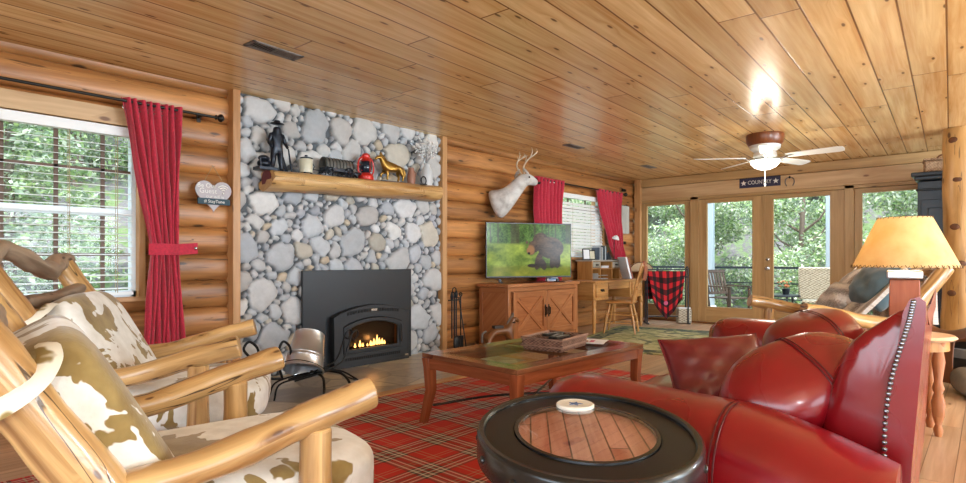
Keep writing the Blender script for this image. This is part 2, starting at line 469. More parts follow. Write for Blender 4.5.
def stone():
    t = NT('river_stone'); co = t.n('TexCoord').outputs['Object']
    at = t.n('Attribute', attribute_name='Col')
    n = t.noise(co, 14, 5, .65); n2 = t.noise(co, 70, 3)
    v = t.math('MULTIPLY_ADD', n, .5, .75)
    c = t.mix(1.0, at.outputs[0], t.n('CombineColor', {0: v, 1: v, 2: v}).outputs[0], 'MULTIPLY')
    return t.bsdf(c, .6, 0, t.math('ADD', n, t.math('MULTIPLY', n2, .4)), .25, .008)
M['stone'] = stone()
def slate():
    t = NT('hearth_slate'); co = t.n('TexCoord').outputs['Object']
    v = t.n('TexVoronoi', {'Vector': co, 'Scale': 2.3, 'Randomness': 1.0}, feature='DISTANCE_TO_EDGE')
    vc = t.n('TexVoronoi', {'Vector': co, 'Scale': 2.3, 'Randomness': 1.0})
    r = t.n('SeparateXYZ', {0: vc.outputs['Color']}).outputs[0]
    n = t.noise(co, 6, 5, .65, 1.0)
    c = t.ramp(t.math('ADD', t.math('MULTIPLY', r, .5), t.math('MULTIPLY', n, .5)), [(.25, rgb('837d78')), (.45, rgb('b0a796')), (.6, rgb('cdc2a6')), (.8, rgb('a88f70'))])
    g = t.sstep(v.outputs[0], .01, .03)
    c = t.mix(g, rgb('8d8472'), c)
    return t.bsdf(c, .33, 0, t.math('ADD', n, g), .25, .006)
M['slate'] = slate()
def tartan():
    t = NT('red_tartan_carpet'); co = t.n('TexCoord').outputs['Object']; sp = t.n('SeparateXYZ', {0: co})
    red, dr, bk, wh, gr, tn = rgb('c22a22'), rgb('8f1c1c'), rgb('3a2a2a'), rgb('e6d9c4'), rgb('5b6156'), rgb('b3906a')
    st = [(0, red), (.28, bk), (.31, gr), (.335, wh), (.36, gr), (.40, dr), (.43, wh), (.455, gr), (.48, bk), (.50, dr), (.55, gr), (.575, wh), (.60, gr), (.63, dr),
          (.655, wh), (.68, gr), (.70, bk), (.725, red), (.84, tn), (.865, red), (.92, tn), (.945, red)]
    def ax(o, per, off):
        f = t.math('FRACT', t.math('ADD', t.math('DIVIDE', o, per), off)); return t.ramp(f, st, 'CONSTANT')
    cx = ax(sp.outputs[0], .375, .1); cy = ax(sp.outputs[1], .325, .25)
    dg = t.math('FRACT', t.math('MULTIPLY', t.math('ADD', sp.outputs[0], sp.outputs[1]), 160.0))
    c = t.mix(t.math('MULTIPLY_ADD', dg, .3, .35), cx, cy)
    n = t.noise(co, 220, 2)
    return t.bsdf(c, .9, 0, n, .4, .004)
M['tartan'] = tartan()
def greenrug():
    t = NT('green_lodge_rug_pile'); co = t.n('TexCoord').outputs['Object']; g = t.n('SeparateXYZ', {0: co})
    ex = t.math('SUBTRACT', 1.25, t.math('ABSOLUTE', g.outputs[0])); ey = t.math('SUBTRACT', .85, t.math('ABSOLUTE', g.outputs[1]))
    e = t.math('MINIMUM', ex, ey); n = t.noise(co, 5.5, 4, .6, .8); n2 = t.noise(co, 2.2, 3, .5, 2.0)
    base = t.ramp(n, [(.35, rgb('6f7a52')), (.5, rgb('a9a877')), (.65, rgb('c3bd94'))])
    pat = t.sstep(n2, .54, .58)
    c = t.mix(t.math('MULTIPLY', pat, .75), base, rgb('3c4a3c'))
    bd = t.math('MULTIPLY', t.sstep(e, .06, .08), t.math('SUBTRACT', 1.0, t.sstep(e, .24, .27)))
    c = t.mix(t.math('MULTIPLY', bd, t.sstep(n, .38, .55)), c, rgb('3b4c44'))
    return t.bsdf(c, .95, 0, t.noise(co, 150, 2), .4, .004)
M['grug'] = greenrug()
def buffalo():
    t = NT('buffalo_plaid_fleece'); uv = t.n('TexCoord').outputs['UV']; s = t.n('SeparateXYZ', {0: uv})
    f = lambda o: t.math('GREATER_THAN', t.math('FRACT', t.math('DIVIDE', o, .17)), .5)
    k = t.math('MULTIPLY', t.math('ADD', f(s.outputs[0]), f(s.outputs[1])), .5)
    c = t.ramp(k, [(0, rgb('c81f28')), (.4, rgb('571018')), (.9, rgb('141214'))], 'CONSTANT')
    return t.bsdf(c, .9, 0, t.noise(uv, 90, 2), .3, .004)
M['plaid'] = buffalo()
def fur():
    t = NT('brown_striped_fur'); uv = t.n('TexCoord').outputs['UV']; s = t.n('SeparateXYZ', {0: uv})
    n = t.noise(uv, 60, 4); n2 = t.noise(uv, 4, 3)
    w = t.math('SINE', t.math('ADD', t.math('MULTIPLY', s.outputs[0], 45.0), t.math('MULTIPLY', n2, 5.0)))
    c = t.ramp(t.math('MULTIPLY_ADD', w, .35, t.math('MULTIPLY', n, 1.0)), [(.2, rgb('7a706a')), (.5, rgb('a89f98')), (.8, rgb('d2ccc6'))])
    return t.bsdf(c, .95, 0, n, .8, .02, **{'Sheen Weight': .6})
M['fur'] = fur()
def deerfur():
    t = NT('pale_deer_hide'); co = t.n('TexCoord').outputs['Object']; n = t.noise(co, 7, 4, .6); n2 = t.noise(co, 60, 3)
    c = t.ramp(n, [(.3, rgb('9d958e')), (.5, rgb('c9c4be')), (.7, rgb('dedbd6'))])
    return t.bsdf(c, .9, 0, n2, .4, .006)
M['deer'] = deerfur()
def wicker(name, a, b, sc_=70):
    t = NT(name); co = t.n('TexCoord').outputs['Object']; s = t.n('SeparateXYZ', {0: co})
    x = t.math('SINE', t.math('MULTIPLY', t.math('ADD', s.outputs[0], s.outputs[1]), sc_*3.0)); z = t.math('SINE', t.math('MULTIPLY', s.outputs[2], sc_*5.0))
    p = t.math('MULTIPLY', x, z); n = t.noise(co, 40, 3)
    f = t.math('MULTIPLY_ADD', p, .28, n)
    return t.bsdf(t.ramp(f, [(.25, rgb(a)), (.7, rgb(b))]), .6, 0, p, .6, .004)
M['wick'] = wicker('brown_wicker', '4a2b1e', '9a7560')
M['wick2'] = wicker('tan_wicker', '7a5232', 'c9a684')
M['wick3'] = wicker('grey_wicker', '8a8270', 'cdc5b2', 30)
def glass(name='window_glass', tint=(.97, .99, 1, 1), refl=1.0, rough=.02):
    t = NT(name); tr = t.n('BsdfTransparent', {0: tint}); gl = t.n('BsdfGlossy', {'Color': (1, 1, 1, 1), 'Roughness': rough})
    fr = t.n('Fresnel', {0: 1.45}); front = t.math('SUBTRACT', 1.0, t.n('NewGeometry').outputs['Backfacing'])
    mx = t.n('MixShader', {0: t.math('MULTIPLY', t.math('MULTIPLY', fr.outputs[0], refl), front)})
    t.t.links.new(tr.outputs[0], mx.inputs[1]); t.t.links.new(gl.outputs[0], mx.inputs[2]); t.t.links.new(mx.outputs[0], t.out.inputs[0])
    return t.m
M['glass'] = glass(refl=.6)
M['tglass'] = glass('table_glass', (.86, .90, .88, 1), .3, .10)
def emit(name, col, st):
    t = NT(name); e = t.n('Emission', {0: col, 1: st}); t.t.links.new(e.outputs[0], t.out.inputs[0]); return t.m
def shade_mat():
    t = NT('lampshade_parchment'); co = t.n('TexCoord').outputs['Object']; n = t.noise(co, 12, 3)
    c = t.ramp(n, [(.3, rgb('e8cf9c')), (.7, rgb('f2e0b8'))])
    d = t.n('BsdfDiffuse', {0: c}); tl = t.n('BsdfTranslucent', {0: c}); mx = t.n('MixShader', {0: .55})
    t.t.links.new(d.outputs[0], mx.inputs[1]); t.t.links.new(tl.outputs[0], mx.inputs[2]); t.t.links.new(mx.outputs[0], t.out.inputs[0]); return t.m
M['shade'] = shade_mat()
def attr_emit(name, st):
    t = NT(name); at = t.n('Attribute', attribute_name='Col'); e = t.n('Emission', {0: at.outputs[0], 1: st})
    gl = t.n('BsdfGlossy', {'Color': (1, 1, 1, 1), 'Roughness': .15}); mx = t.n('MixShader', {0: .012})
    t.t.links.new(e.outputs[0], mx.inputs[1]); t.t.links.new(gl.outputs[0], mx.inputs[2]); t.t.links.new(mx.outputs[0], t.out.inputs[0]); return t.m
def leafmat():
    t = NT('tree_leaves'); at = t.n('Attribute', attribute_name='Col')
    d = t.n('BsdfDiffuse', {0: at.outputs[0]}); tl = t.n('BsdfTranslucent', {0: at.outputs[0]}); mx = t.n('MixShader', {0: .35})
    t.t.links.new(d.outputs[0], mx.inputs[1]); t.t.links.new(tl.outputs[0], mx.inputs[2]); t.t.links.new(mx.outputs[0], t.out.inputs[0]); return t.m
M['leaf'] = leafmat()
M['bark'] = plain('tree_bark', '6d5f55', .9, 0, .4, 12)
def ground():
    t = NT('hillside_scrub'); co = t.n('TexCoord').outputs['Object']; n = t.noise(co, .9, 6, .7); n2 = t.noise(co, 5, 4, .6)
    c = t.ramp(t.math('ADD', t.math('MULTIPLY', n, .6), t.math('MULTIPLY', n2, .4)), [(.35, rgb('3f5430')), (.47, rgb('6f8458')), (.53, rgb('6a626c')), (.62, rgb('8c9a78'))])
    return t.bsdf(c, .95, 0, n2, .5, .1)
M['ground'] = ground()

# ------------------------------------------------------------------ room shell
H = 2.50; WY = 4.82; WX = 9.55; XL = -2.2; YB = -4.6
def planks_sheet(x0, x1, y0, y1, z, ang, flip, off=0.0):
    m = MB(); c, s = math.cos(ang), math.sin(ang)
    P = [(x0, y0), (x1, y0), (x1, y1), (x0, y1)]
    uv = [(x*c+y*s, -x*s+y*c+off) for x, y in P]
    t = .12 if flip else -.12
    vs = [(x, y, z) for x, y in P]+[(x, y, z+t) for x, y in P]
    f = [(0, 1, 2, 3), (4, 5, 6, 7), (0, 1, 5, 4), (1, 2, 6, 5), (2, 3, 7, 6), (3, 0, 4, 7)]
    return m.add(vs, f, [[uv[k % 4] for k in q] for q in f])
struct('floor', planks_sheet(XL-.2, WX+.1, YB-.2, WY+.2, 0, 0, False), M['floor'])
struct('ceiling', planks_sheet(XL-.2, WX+.2, YB-.2, WY+.3, H, R(2.3), True, off=-.018), M['ceil'])

def logwall(x0, x1, z0, z1, holes, Y, sgn=-1, pitch=.222, seed=1, bulge=.052):
    """log wall along x facing sgn*y"""
    rs = np.random.RandomState(seed); nl = int(math.ceil((z1-z0)/pitch))
    xs = set(np.round(np.arange(x0, x1, .3), 3).tolist()+[x0, x1])
    for h in holes: xs |= {h[0], h[1]}
    xs = sorted(x for x in xs if x0 <= x <= x1)
    zs = []
    for k in range(nl+1):
        zb = z0+k*pitch
        for q in (0, .04, .12, .25, .4, .5, .6, .75, .88, .96): zs.append(zb+q*pitch)
    for h in holes: zs += [h[2], h[3]]
    zs = sorted(set(round(z, 4) for z in zs if z0 <= z <= z1))
    if zs[-1] < z1: zs.append(z1)
    vs = []; cols = []; off = rs.rand(nl+3)*30; tn = rs.rand(nl+3); hue = rs.rand(nl+3); ph = rs.rand(nl+3, 3)*6
    m = MB(); idx = {}
    uvs = {}
    fs = []; fuv = []
    for j, z in enumerate(zs):
        for i, x in enumerate(xs):
            k = int((z-z0)/pitch+1e-6); q = (z-z0)/pitch-k; k = min(k, nl)
            w = .012*math.sin(x*1.1+ph[k, 0])
            b = bulge*math.sqrt(max(0, 1-abs(2*q-1)**2.6))*(1+.12*math.sin(x*.7+ph[k, 1]))
            vs.append((x, Y+.05*(-sgn)+sgn*(b+w*min(1, b/bulge)), z))
            v = .78+.34*tn[k]; cols.append((v*(1.0+.05*hue[k]), v*(.93+.12*hue[k]), v*(.82+.3*hue[k]), 1))
    nx = len(xs)
    for j in range(len(zs)-1):
        for i in range(nx-1):
            cx, cz = (xs[i]+xs[i+1])/2, (zs[j]+zs[j+1])/2
            if any(h[0] < cx < h[1] and h[2] < cz < h[3] for h in holes): continue
            k = min(int((cz-z0)/pitch+1e-6), nl)
            fs.append((j*nx+i, j*nx+i+1, (j+1)*nx+i+1, (j+1)*nx+i))
            fuv.append([(xs[a]+off[k], zs[c_]*1.3+off[k]*.37) for a, c_ in ((i, j), (i+1, j), (i+1, j+1), (i, j+1))])
    m.add(vs, fs, fuv); m.col = cols
    return m
holesA = [(.05, 1.46, .78, 2.04), (2.18, 4.60, -.1, 2.6), (6.95, 8.35, 1.10, 2.08)]
struct('wall_front', logwall(XL, WX, 0, H, holesA, WY), M['log'])
mb = MB(); xs_ = [XL-.2, .05, 1.46, 6.95, 8.35, WX+.2]
for (a, b, c0, c1) in [(XL-.2, .05, 0, H), (.05, 1.46, 0, .78), (.05, 1.46, 2.04, H), (1.46, 6.95, 0, H), (6.95, 8.35, 0, 1.10), (6.95, 8.35, 2.08, H), (8.35, WX+.2, 0, H)]:
    mb.bx(a, b, WY+.06, WY+.2, c0, c1)
struct('wall_front_backing', mb, M['trimw'])
# corner post boards
mb = MB(); mb.bx(WX-.10, WX-.02, WY-.14, WY-.03, 0, H); mb.bx(2.14, 2.205, WY-.085, WY+.05, 0, H); struct('trim_1', mb, M['trimw'], bevel=.004)
mb = MB(); mb.bx(4.585, 4.66, WY-.085, WY+.05, 0, H); struct('trim_2', mb, M['trimw'], bevel=.004)

# ---- right wall with the glazed doors
DZ = 2.13
mb = MB()
mb.bx(WX, WX+.15, YB, WY+.2, DZ, H)                 # header carrier
mb.bx(WX, WX+.15, YB, .45, 0, DZ)
struct('wall_right', mb, M['beam'])
mb = MB(); mb.bx(WX-.035, WX-.001, .3, WY-.03, DZ+.0, 2.355); struct('trim_3', mb, M['beam'], bevel=.004)
mb = MB(); mb.bx(WX-.06, WX-.001, .3, WY-.03, 2.36, H-.005); struct('trim_4', mb, M['case'], bevel=.006)
mb = MB()
for a, b in [(4.70, 4.80), (3.66, 3.80), (1.44, 1.56), (.45, .55)]: mb.bx(WX-.03, WX+.12, a, b, 0, DZ)
mb.bx(WX-.03, WX+.12, .55, WY-.03, DZ-.05, DZ)
struct('trim_5', mb, M['case'], bevel=.004)
def glazed(name, y0, y1, gy0, gy1, gz0, gz1, handle=None, z1=2.075):
    f = MB(); x0, x1 = WX+.0, WX+.045
    f.bx(x0, x1, y0, gy0, 0.0, z1); f.bx(x0, x1, gy1, y1, 0.0, z1)
    f.bx(x0, x1, gy0, gy1, 0.0, gz0, grain=1); f.bx(x0, x1, gy0, gy1, gz1, z1, grain=1)
    o = struct(name, f, M['case'], bevel=.004)
    g = MB(); g.bx(WX+.018, WX+.024, gy0-.005, gy1+.005, gz0-.005, gz1+.005); g.build('pane', M['glass'], o)
    b = MB()
    for (a, c_) in ((gy0, gy0+.012), (gy1-.012, gy1)): b.bx(WX-.006, WX+.05, a, c_, gz0, gz1)
    for (a, c_) in ((gz0, gz0+.012), (gz1-.012, gz1)): b.bx(WX-.006, WX+.05, gy0, gy1, a, c_)
    split_parts(b, 'glazing_bead', M['case'], o)
    if handle:
        h = MB(); hy = handle
        h.lathe([(.0, 0), (.032, 0), (.032, .008), (.014, .012), (.012, .04), (.026, .048), (.03, .062), (.022, .078), (0, .08)], 18, M=TR(WX-.001, hy, .93, ry=-PI/2))
        h.build('door_knob', M['steel'], o)
        h = MB(); h.lathe([(0, 0), (.027, 0), (.027, .012), (.018, .018), (0, .02)], 18, M=TR(WX-.001, hy, 1.07, ry=-PI/2)); h.build('deadbolt', M['steel'], o)
    return o
glazed('door_1', 3.80, 4.70, 3.89, 4.61, .27, 2.035)
glazed('door_2', 2.655, 3.66, 2.80, 3.54, .27, 2.02)
glazed('door_3', 1.56, 2.635, 1.73, 2.52, .27, 2.02, handle=2.585)
glazed('window_3', .55, 1.44, .66, 1.36, .27, 2.02)
mb = MB(); mb.bx(WX-.012, WX+.06, 2.625, 2.67, 0, 2.075); struct('trim_6', mb, M['case'], bevel=.003)
mb = MB(); mb.bx(WX-.04, WX+.14, .5, 4.8, 0.0, .03); struct('trim_7', mb, M['darkoak'])

# ---- rear and left walls (behind the photographer) with unseen window openings added to brighten the room
mb = MB(); added_wins = [(-1.4, .6), (1.6, 4.0), (5.0, 7.4)]
zw0, zw1 = .35, 2.15
x = XL
for a, b in added_wins+[(WX, WX)]:
    if a > x: mb.bx(x, a, YB-.15, YB, 0, H)
    if b > a: mb.bx(a, b, YB-.15, YB, 0, zw0); mb.bx(a, b, YB-.15, YB, zw1, H)
    x = b
struct('wall_rear', mb, M['trimw'])
mb = MB(); mb.bx(XL-.15, XL, YB, -2.4, 0, H); mb.bx(XL-.15, XL, 2.6, WY+.2, 0, H); mb.bx(XL-.15, XL, -2.4, 2.6, 0, .5); mb.bx(XL-.15, XL, -2.4, 2.6, 2.1, H)
struct('wall_left', mb, M['trimw'])
for i, (a, b) in enumerate(added_wins):
    f = MB(); f.bx(a, a+.06, YB-.12, YB-.02, zw0, zw1); f.bx(b-.06, b, YB-.12, YB-.02, zw0, zw1); f.bx((a+b)/2-.03, (a+b)/2+.03, YB-.12, YB-.02, zw0, zw1)
    f.bx(a, b, YB-.12, YB-.02, zw0, zw0+.06); f.bx(a, b, YB-.12, YB-.02, zw1-.06, zw1)
    struct('window_%d' % (4+i), f, M['white'])  # frames of the added rear windows, out of view

# ------------------------------------------------------------------ window 1 and 2 in the front wall
def sash_window(name, x0, x1, z0, z1, zr, vm, hm, casing=True):
    f = MB(); y0, y1 = WY+.02, WY+.10
    f.bx(x0, x0+.04, y0, y1, z0, z1); f.bx(x1-.045, x1, y0, y1, z0, z1); f.bx(x0, x1, y0, y1, z0, z0+.05); f.bx(x0, x1, y0, y1, z1-.05, z1)
    f.bx(x0, x1, y0+.01, y1-.01, zr-.025, zr+.03)
    o = struct(name, f, M['vinyl'], bevel=.003)
    g = MB(); g.bx(x0+.02, x1-.02, WY+.055, WY+.06, z0+.02, z1-.02); g.build('pane', M['glass'], o)
    b = MB()
    for xx in vm: b.bx(xx-.013, xx+.013, WY+.04, WY+.053, z0+.05, z1-.05)
    for zz in hm: b.bx(x0+.04, x1-.04, WY+.04, WY+.053, zz-.011, zz+.011)
    split_parts(b, 'muntin', M['brownm'], o)
    c_ = MB(); c_.bx(x0-.005, x0+.015, WY-.05, WY+.06, z0, z1); c_.bx(x1-.015, x1+.03, WY-.055, WY+.06, z0-.02, z1); c_.bx(x0, x1+.03, WY-.06, WY+.06, z0-.03, z0+.004)
    c_.build('window_casing', M['trimw'], o, bevel=.003)
    return o
sash_window('window_1', .05, 1.46, .78, 2.04, 1.41, (.39, .66, .955, 1.235), (1.72, 1.10))
sash_window('window_2', 6.95, 8.35, 1.10, 2.08, 1.60, (7.4, 7.9), (1.85,))
def blind(x0, x1, z0, z1, tilt, label, pitch=.05, y=WY-.03, grp=None):
    t = thing('window_blind', label, 'blind', ((x0+x1)/2, y, z0), group=grp); cx = (x0+x1)/2
    w = x1-x0
    h = MB(); h.box(0, -.005, z1-z0-.03, w, .06, .07); h.build('head_rail', M['slat'], t, bevel=.004)
    n = int((z1-z0-.1)/pitch); sl = MB()
    sl.box(0, 0, .012, w, .03, .02)
    for i in range(n): sl.box(0, 0, .05+i*pitch, w-.01, .046, .0032, rx=tilt)
    sl.build('slats', M['slat'], t)
    c_ = MB()
    for fx in (-.42, -.2, .2, .42):
        for yy in (-.024, .024): c_.box(fx*w, yy, (z1-z0)/2, .004, .002, z1-z0-.04)
    split_parts(c_, 'cord', M['rope'], t)
    return t
blind(.09, 1.41, .80, 2.035, R(8), 'white slatted blind over the large left window beside the log chairs')
blind(6.99, 8.31, 1.12, 2.07, R(66), 'white slatted blind over the window above the desk')
mb = MB(); mb.bx(XL, 1.52, WY-.06, WY-.01, 2.05, 2.175); struct('trim_8', mb, M['beam'], bevel=.004)

# curtains
def curtain(name, label, rows, y, waves, amp, tie=None, group=None, grom=True, depth=.0):
    """rows: list of (z, x0, x1) from the top down"""
    t = thing(name, label, 'curtain', ((rows[0][1]+rows[0][2])/2, y, rows[-1][0]), group=group); ox, oz = t.location.x, t.location.z
    zs = [r[0] for r in rows]
    def fn(u, v):
        z = zs[0]+(zs[-1]-zs[0])*v
        x0 = np.interp(-z, [-q for q in zs], [r[1] for r in rows]); x1 = np.interp(-z, [-q for q in zs], [r[2] for r in rows])
        w = x1-x0; a = amp*(1+.25*math.sin(v*5+u*9))
        return (x0+w*u-ox+.006*math.sin(v*14+u*20), a*math.sin(u*waves*2*PI+.5*math.sin(v*4))+.01*math.sin(v*7), z-oz)
    m = MB(); m.sheet(fn, waves*10, 46, .004); m.build('drape', M['curtain'], t, ang=80)
    if grom:
        g = MB()
        for i in range(waves):
            u = (i+.25)/waves; p = fn(u, .035)
            g.tube([(p[0]+.016*math.cos(a), p[1]-amp*.55, p[2]+.016*math.sin(a)) for a in [k*PI/4 for k in range(8)]], .005, 6, closed=True)
        split_parts(g, 'grommet', M['steel'], t)
    if tie:
        z, x0, x1, xe = tie; m = MB()
        def ft(u, v):
            a = u*PI
            if u < .8: return (x0-.01+(x1-x0+.02)*u/.8-ox, -amp-.035*math.sin(PI*u/.8), z-oz+(v-.5)*.085)
            k = (u-.8)/.2; return (x1+(xe-x1)*k-ox, -amp+.02*k, z-oz+(v-.5)*.085+.012*k)
        m.sheet(ft, 24, 3, .006); m.build('tieback', M['curtain'], t, ang=70)
        b = MB(); b.ball((xe-.02-ox, -amp+.005, z-oz+.012), (.012, .008, .012)); b.build('tieback_button', M['steel'], t)
    return t
curtain('window_curtain', 'tall red curtain tied back beside the large left window', [(2.235, 1.295, 1.70), (2.0, 1.34, 1.70), (1.6, 1.41, 1.69), (1.3, 1.46, 1.675), (1.14, 1.485, 1.67), (.8, 1.46, 1.70), (.30, 1.43, 1.73)],
        WY-.17, 8, .026, tie=(1.14, 1.475, 1.67, 1.82))
curtain('window_curtain', 'short red curtain behind the television, left of the desk window', [(2.22, 6.28, 6.98), (1.2, 6.32, 6.92), (.75, 6.34, 6.90)], WY-.15, 8, .03)
curtain('window_curtain', 'red curtain drawn aside at the right of the desk window', [(2.2, 7.92, 8.75), (1.7, 8.15, 8.73), (1.3, 8.34, 8.76), (1.08, 8.5, 8.86)], WY-.15, 7, .03)
def rod(x0, x1, z, y, label, r=.011):
    t = thing('curtain_rod', label, 'curtain rod', ((x0+x1)/2, y, z)); h = (x1-x0)/2
    m = MB(); m.tube([(-h, 0, 0), (h, 0, 0)], r, 12); m.build('rod', M['rodm'], t)
    f = MB(); f.lathe([(0, 0), (.014, 0), (.022, .01), (.012, .02), (.03, .035), (.034, .05), (.022, .066), (.008, .075), (0, .085)], 14, M=TR(h, 0, 0, ry=PI/2)); f.build('finial', M['rodm'], t)
    b = MB()
    for q in (-h*.9, h-.08): b.box(q, (WY-.05-y)/2+.0, 0, .014, WY-.03-y, .014); b.box(q, WY-.05-y, 0, .03, .012, .07)
    split_parts(b, 'bracket', M['rodm'], t)
rod(-.9, 1.955, 2.21, WY-.17, 'dark iron curtain rod with finial above the large left window')
rod(6.15, 8.85, 2.185, WY-.15, 'dark curtain rod above the desk window')

# ------------------------------------------------------------------ river stone chimney
def stones(x0, x1, z0, z1, Y, step=.0078):
    rs = np.random.RandomState(11); S = []
    for r in [.14]*26+[.12]*60+[.10]*160+[.08]*300+[.06]*400+[.045]*1500+[.033]*4000+[.024]*4000:
        rr = r*rs.uniform(.88, 1.1); c = (rs.uniform(x0, x1), rs.uniform(z0, z1)); an = rs.uniform(0, PI) if rs.rand() < .45 else rs.normal(0, .35); ar = rs.uniform(1.0, 1.6)
        if all((c[0]-s[0])**2+(c[1]-s[1])**2 > (.93*(rr+s[2]))**2 for s in S): S.append((c[0], c[1], rr, an, ar))
    A = np.array(S); nx = int((x1-x0)/step); nz = int((z1-z0)/step)
    X, Z = np.meshgrid(np.linspace(x0, x1, nx+1), np.linspace(z0, z1, nz+1))
    X0, Z0 = X, Z
    Xw = X+.008*np.sin(Z*31)+.005*np.sin(X*47+Z*23); Zw = Z+.008*np.sin(X*29+1)+.005*np.sin(Z*43-X*19)
    d1 = np.full(X.shape, 9.); d2 = np.full(X.shape, 9.); id1 = np.zeros(X.shape, int)
    for i, (cx, cz, r, an, ar) in enumerate(A):
        dx, dz = Xw-cx, Zw-cz; c, s = math.cos(an), math.sin(an)
        p = (dx*c+dz*s)/(r*math.sqrt(ar)); q = (-dx*s+dz*c)/(r/math.sqrt(ar))
        d = r*((np.abs(p)**2.5+np.abs(q)**2.5)**(1/2.5)-1)
        up = d < d1; d2 = np.where(up, d1, np.minimum(d2, d)); id1 = np.where(up, i, id1); d1 = np.where(up, d, d1)
    R_ = A[:, 2][id1]
    E = (d2-d1)*.5                                                     # metres to the joint, roughly
    d1 = 1+d1/R_
    m0 = ((E > .0035) & ((d1-1)*R_ < .016)).astype(float)
    def blur(a, n):
        k = 2*n+1
        for ax in (0, 1):
            p = np.pad(a, [(n+1, n) if q == ax else (0, 0) for q in (0, 1)], mode='edge'); c = np.cumsum(p, axis=ax)
            a = (c[k:] - c[:-k] if ax == 0 else c[:, k:] - c[:, :-k])/k
        return a
    small = blur(blur(m0, 1), 1); mid = blur(blur(m0, 2), 2)
    msk = np.clip((np.minimum(small, mid+.12)-.56)/.28, 0, 1)
    dome = np.sqrt(np.clip((mid-.48)/.52, 0, 1))*(1-.25*np.clip(d1, 0, 1.2)**2)
    hgt = msk*(.012+.052*dome*(.5+R_/.15*.5)*(.85+.3*rs.rand(len(A))[id1]))
    ex = np.minimum.reduce([X-x0, x1-X])
    pal = np.array([[.46, .48, .50], [.52, .52, .52], [.40, .42, .45], [.58, .57, .55], [.50, .48, .46], [.47, .43, .36], [.55, .46, .34], [.36, .37, .40], [.60, .60, .60]])
    pr = [.22, .2, .14, .14, .1, .06, .04, .05, .05]
    pi = rs.choice(len(pal), len(A), p=pr); col = pal[pi]*(.82+.3*rs.rand(len(A), 1))
    # stones in the lower part are tanner
    cc = col[id1]; mask = np.clip(msk*1.6-.3, 0, 1)[..., None]
    mort = np.array([.085, .095, .105])
    cc = cc*mask+mort*(1-mask)
    vs = np.stack([X0, Y-.004-hgt, Z0], -1).reshape(-1, 3); N = nx+1
    ii, jj = np.meshgrid(np.arange(nx), np.arange(nz)); a = (jj*N+ii).ravel()
    fs = np.stack([a, a+1, a+1+N, a+N], -1)
    m = MB(); m.v = vs.tolist(); m.f = fs.tolist(); m.uv = [[(0, 0)]*4]*len(m.f)
    m.col = np.concatenate([cc.reshape(-1, 3), np.ones((vs.shape[0], 1))], 1)
    return m
mb = stones(2.205, 4.585, 0, H, WY-.0)
o = mb.build('stone_chimney', M['stone'], None, ang=180); o['kind'] = 'structure'
o.name = 'wall_chimney'

# hearth
mb = MB(); mb.bx(1.4, 4.72, 3.58, WY-.01, 0.0, .012); o = struct('trim_9', mb, M['slate']); o.name = 'floor_hearth'
mb = MB(); mb.bx(1.35, 4.80, 3.49, 3.58, 0.0, .02); mb.bx(4.72, 4.80, 3.58, WY-.09, 0, .02); struct('trim_10', mb, M['trimw'], bevel=.004)

# mantel: half-log with axe-hewn face
t = thing('mantel', 'thick hewn half-log mantel across the river stone chimney', 'mantel', (3.39, WY-.16, 1.785)); t.rotation_euler.y = -R(1.5)
rings = []
for i in range(29):
    u = i/28; x = -.99+1.98*u; ring = []
    for k in range(20):
        a = 2*PI*k/20; ry = .15*(1+.04*math.sin(u*9)); rz = (.098-.012*u)*(1+.06*math.sin(u*13+1))
        y = ry*math.cos(a)-.0; z = rz*math.sin(a)
        if z > .07: z = .07
        if y > .095: y = .095
        y += .008*math.sin(u*23+k); z += .006*math.sin(u*17+k*2) if z < .07 else 0
        ring.append((x-(.03 if i == 0 and z < 0 else 0), y, z))
    rings.append(ring)
mb = MB(); mb.loft(rings)
mb.uv = [[(mb.v[k][0]*1.0+3, math.atan2(mb.v[k][2], mb.v[k][1])*.14) for k in f] for f in mb.f]
mb.build('log', M['mantel'], t, ang=50)
mb = MB(); mb.lathe([(0, 0), (.082, 0), (.085, .012), (0, .014)], 20, M=TR(-.992, -.015, -.008, ry=-PI/2)); mb.build('red_end_cap', plain('dark_red_end_grain', '6b2a2a', .6), t)
MY = WY-.19
def MZf(x): return 1.857+.0262*(x-3.45)

# figurines on the mantel
def hatmb(m, c, s, M_=None):
    m.lathe([(.0, .034*s), (.022*s, .034*s), (.028*s, .026*s), (.03*s, .006*s), (.058*s, .010*s), (.062*s, .004*s), (.03*s, -.004*s), (0, -.004*s)], 18, c=c, sy=.8); return m
t = thing('cowboy_figurine', 'dark bronze cowboy figurine standing at the left end of the mantel', 'figurine', (2.475, MY, MZf(2.475))); t.scale = (1.2,)*3
s_ = 1.0
sk = [(0, 0, .15), (0, 0, .20), (0, 0, .255), (0, -.002, .285), (0, -.006, .328),   # pelvis belly chest neck head
      (-.028, 0, .14), (-.032, -.012, .08), (-.034, .0, .014), (-.036, -.03, .008),
      (.028, 0, .14), (.034, .008, .08), (.044, .01, .014), (.046, -.022, .008),
      (-.045, 0, .26), (-.062, .0, .205), (-.05, -.03, .165), (.045, 0, .26), (.066, .0, .21), (.072, -.03, .17)]
se = chain(0, 1, 2, 3, 4)+chain(0, 5, 6, 7, 8)+chain(0, 9, 10, 11, 12)+chain(2, 13, 14, 15)+chain(2, 16, 17, 18)
sr = [.036, .034, .038, .024, .036, .026, .020, .014, .011, .026, .020, .014, .011, .020, .014, .010, .020, .014, .010]
skin('body', sk, se, sr, M['bronze'], t, 2)
m = MB(); hatmb(m, (0, -.006, .340), .85); m.build('hat', M['bronze'], t)
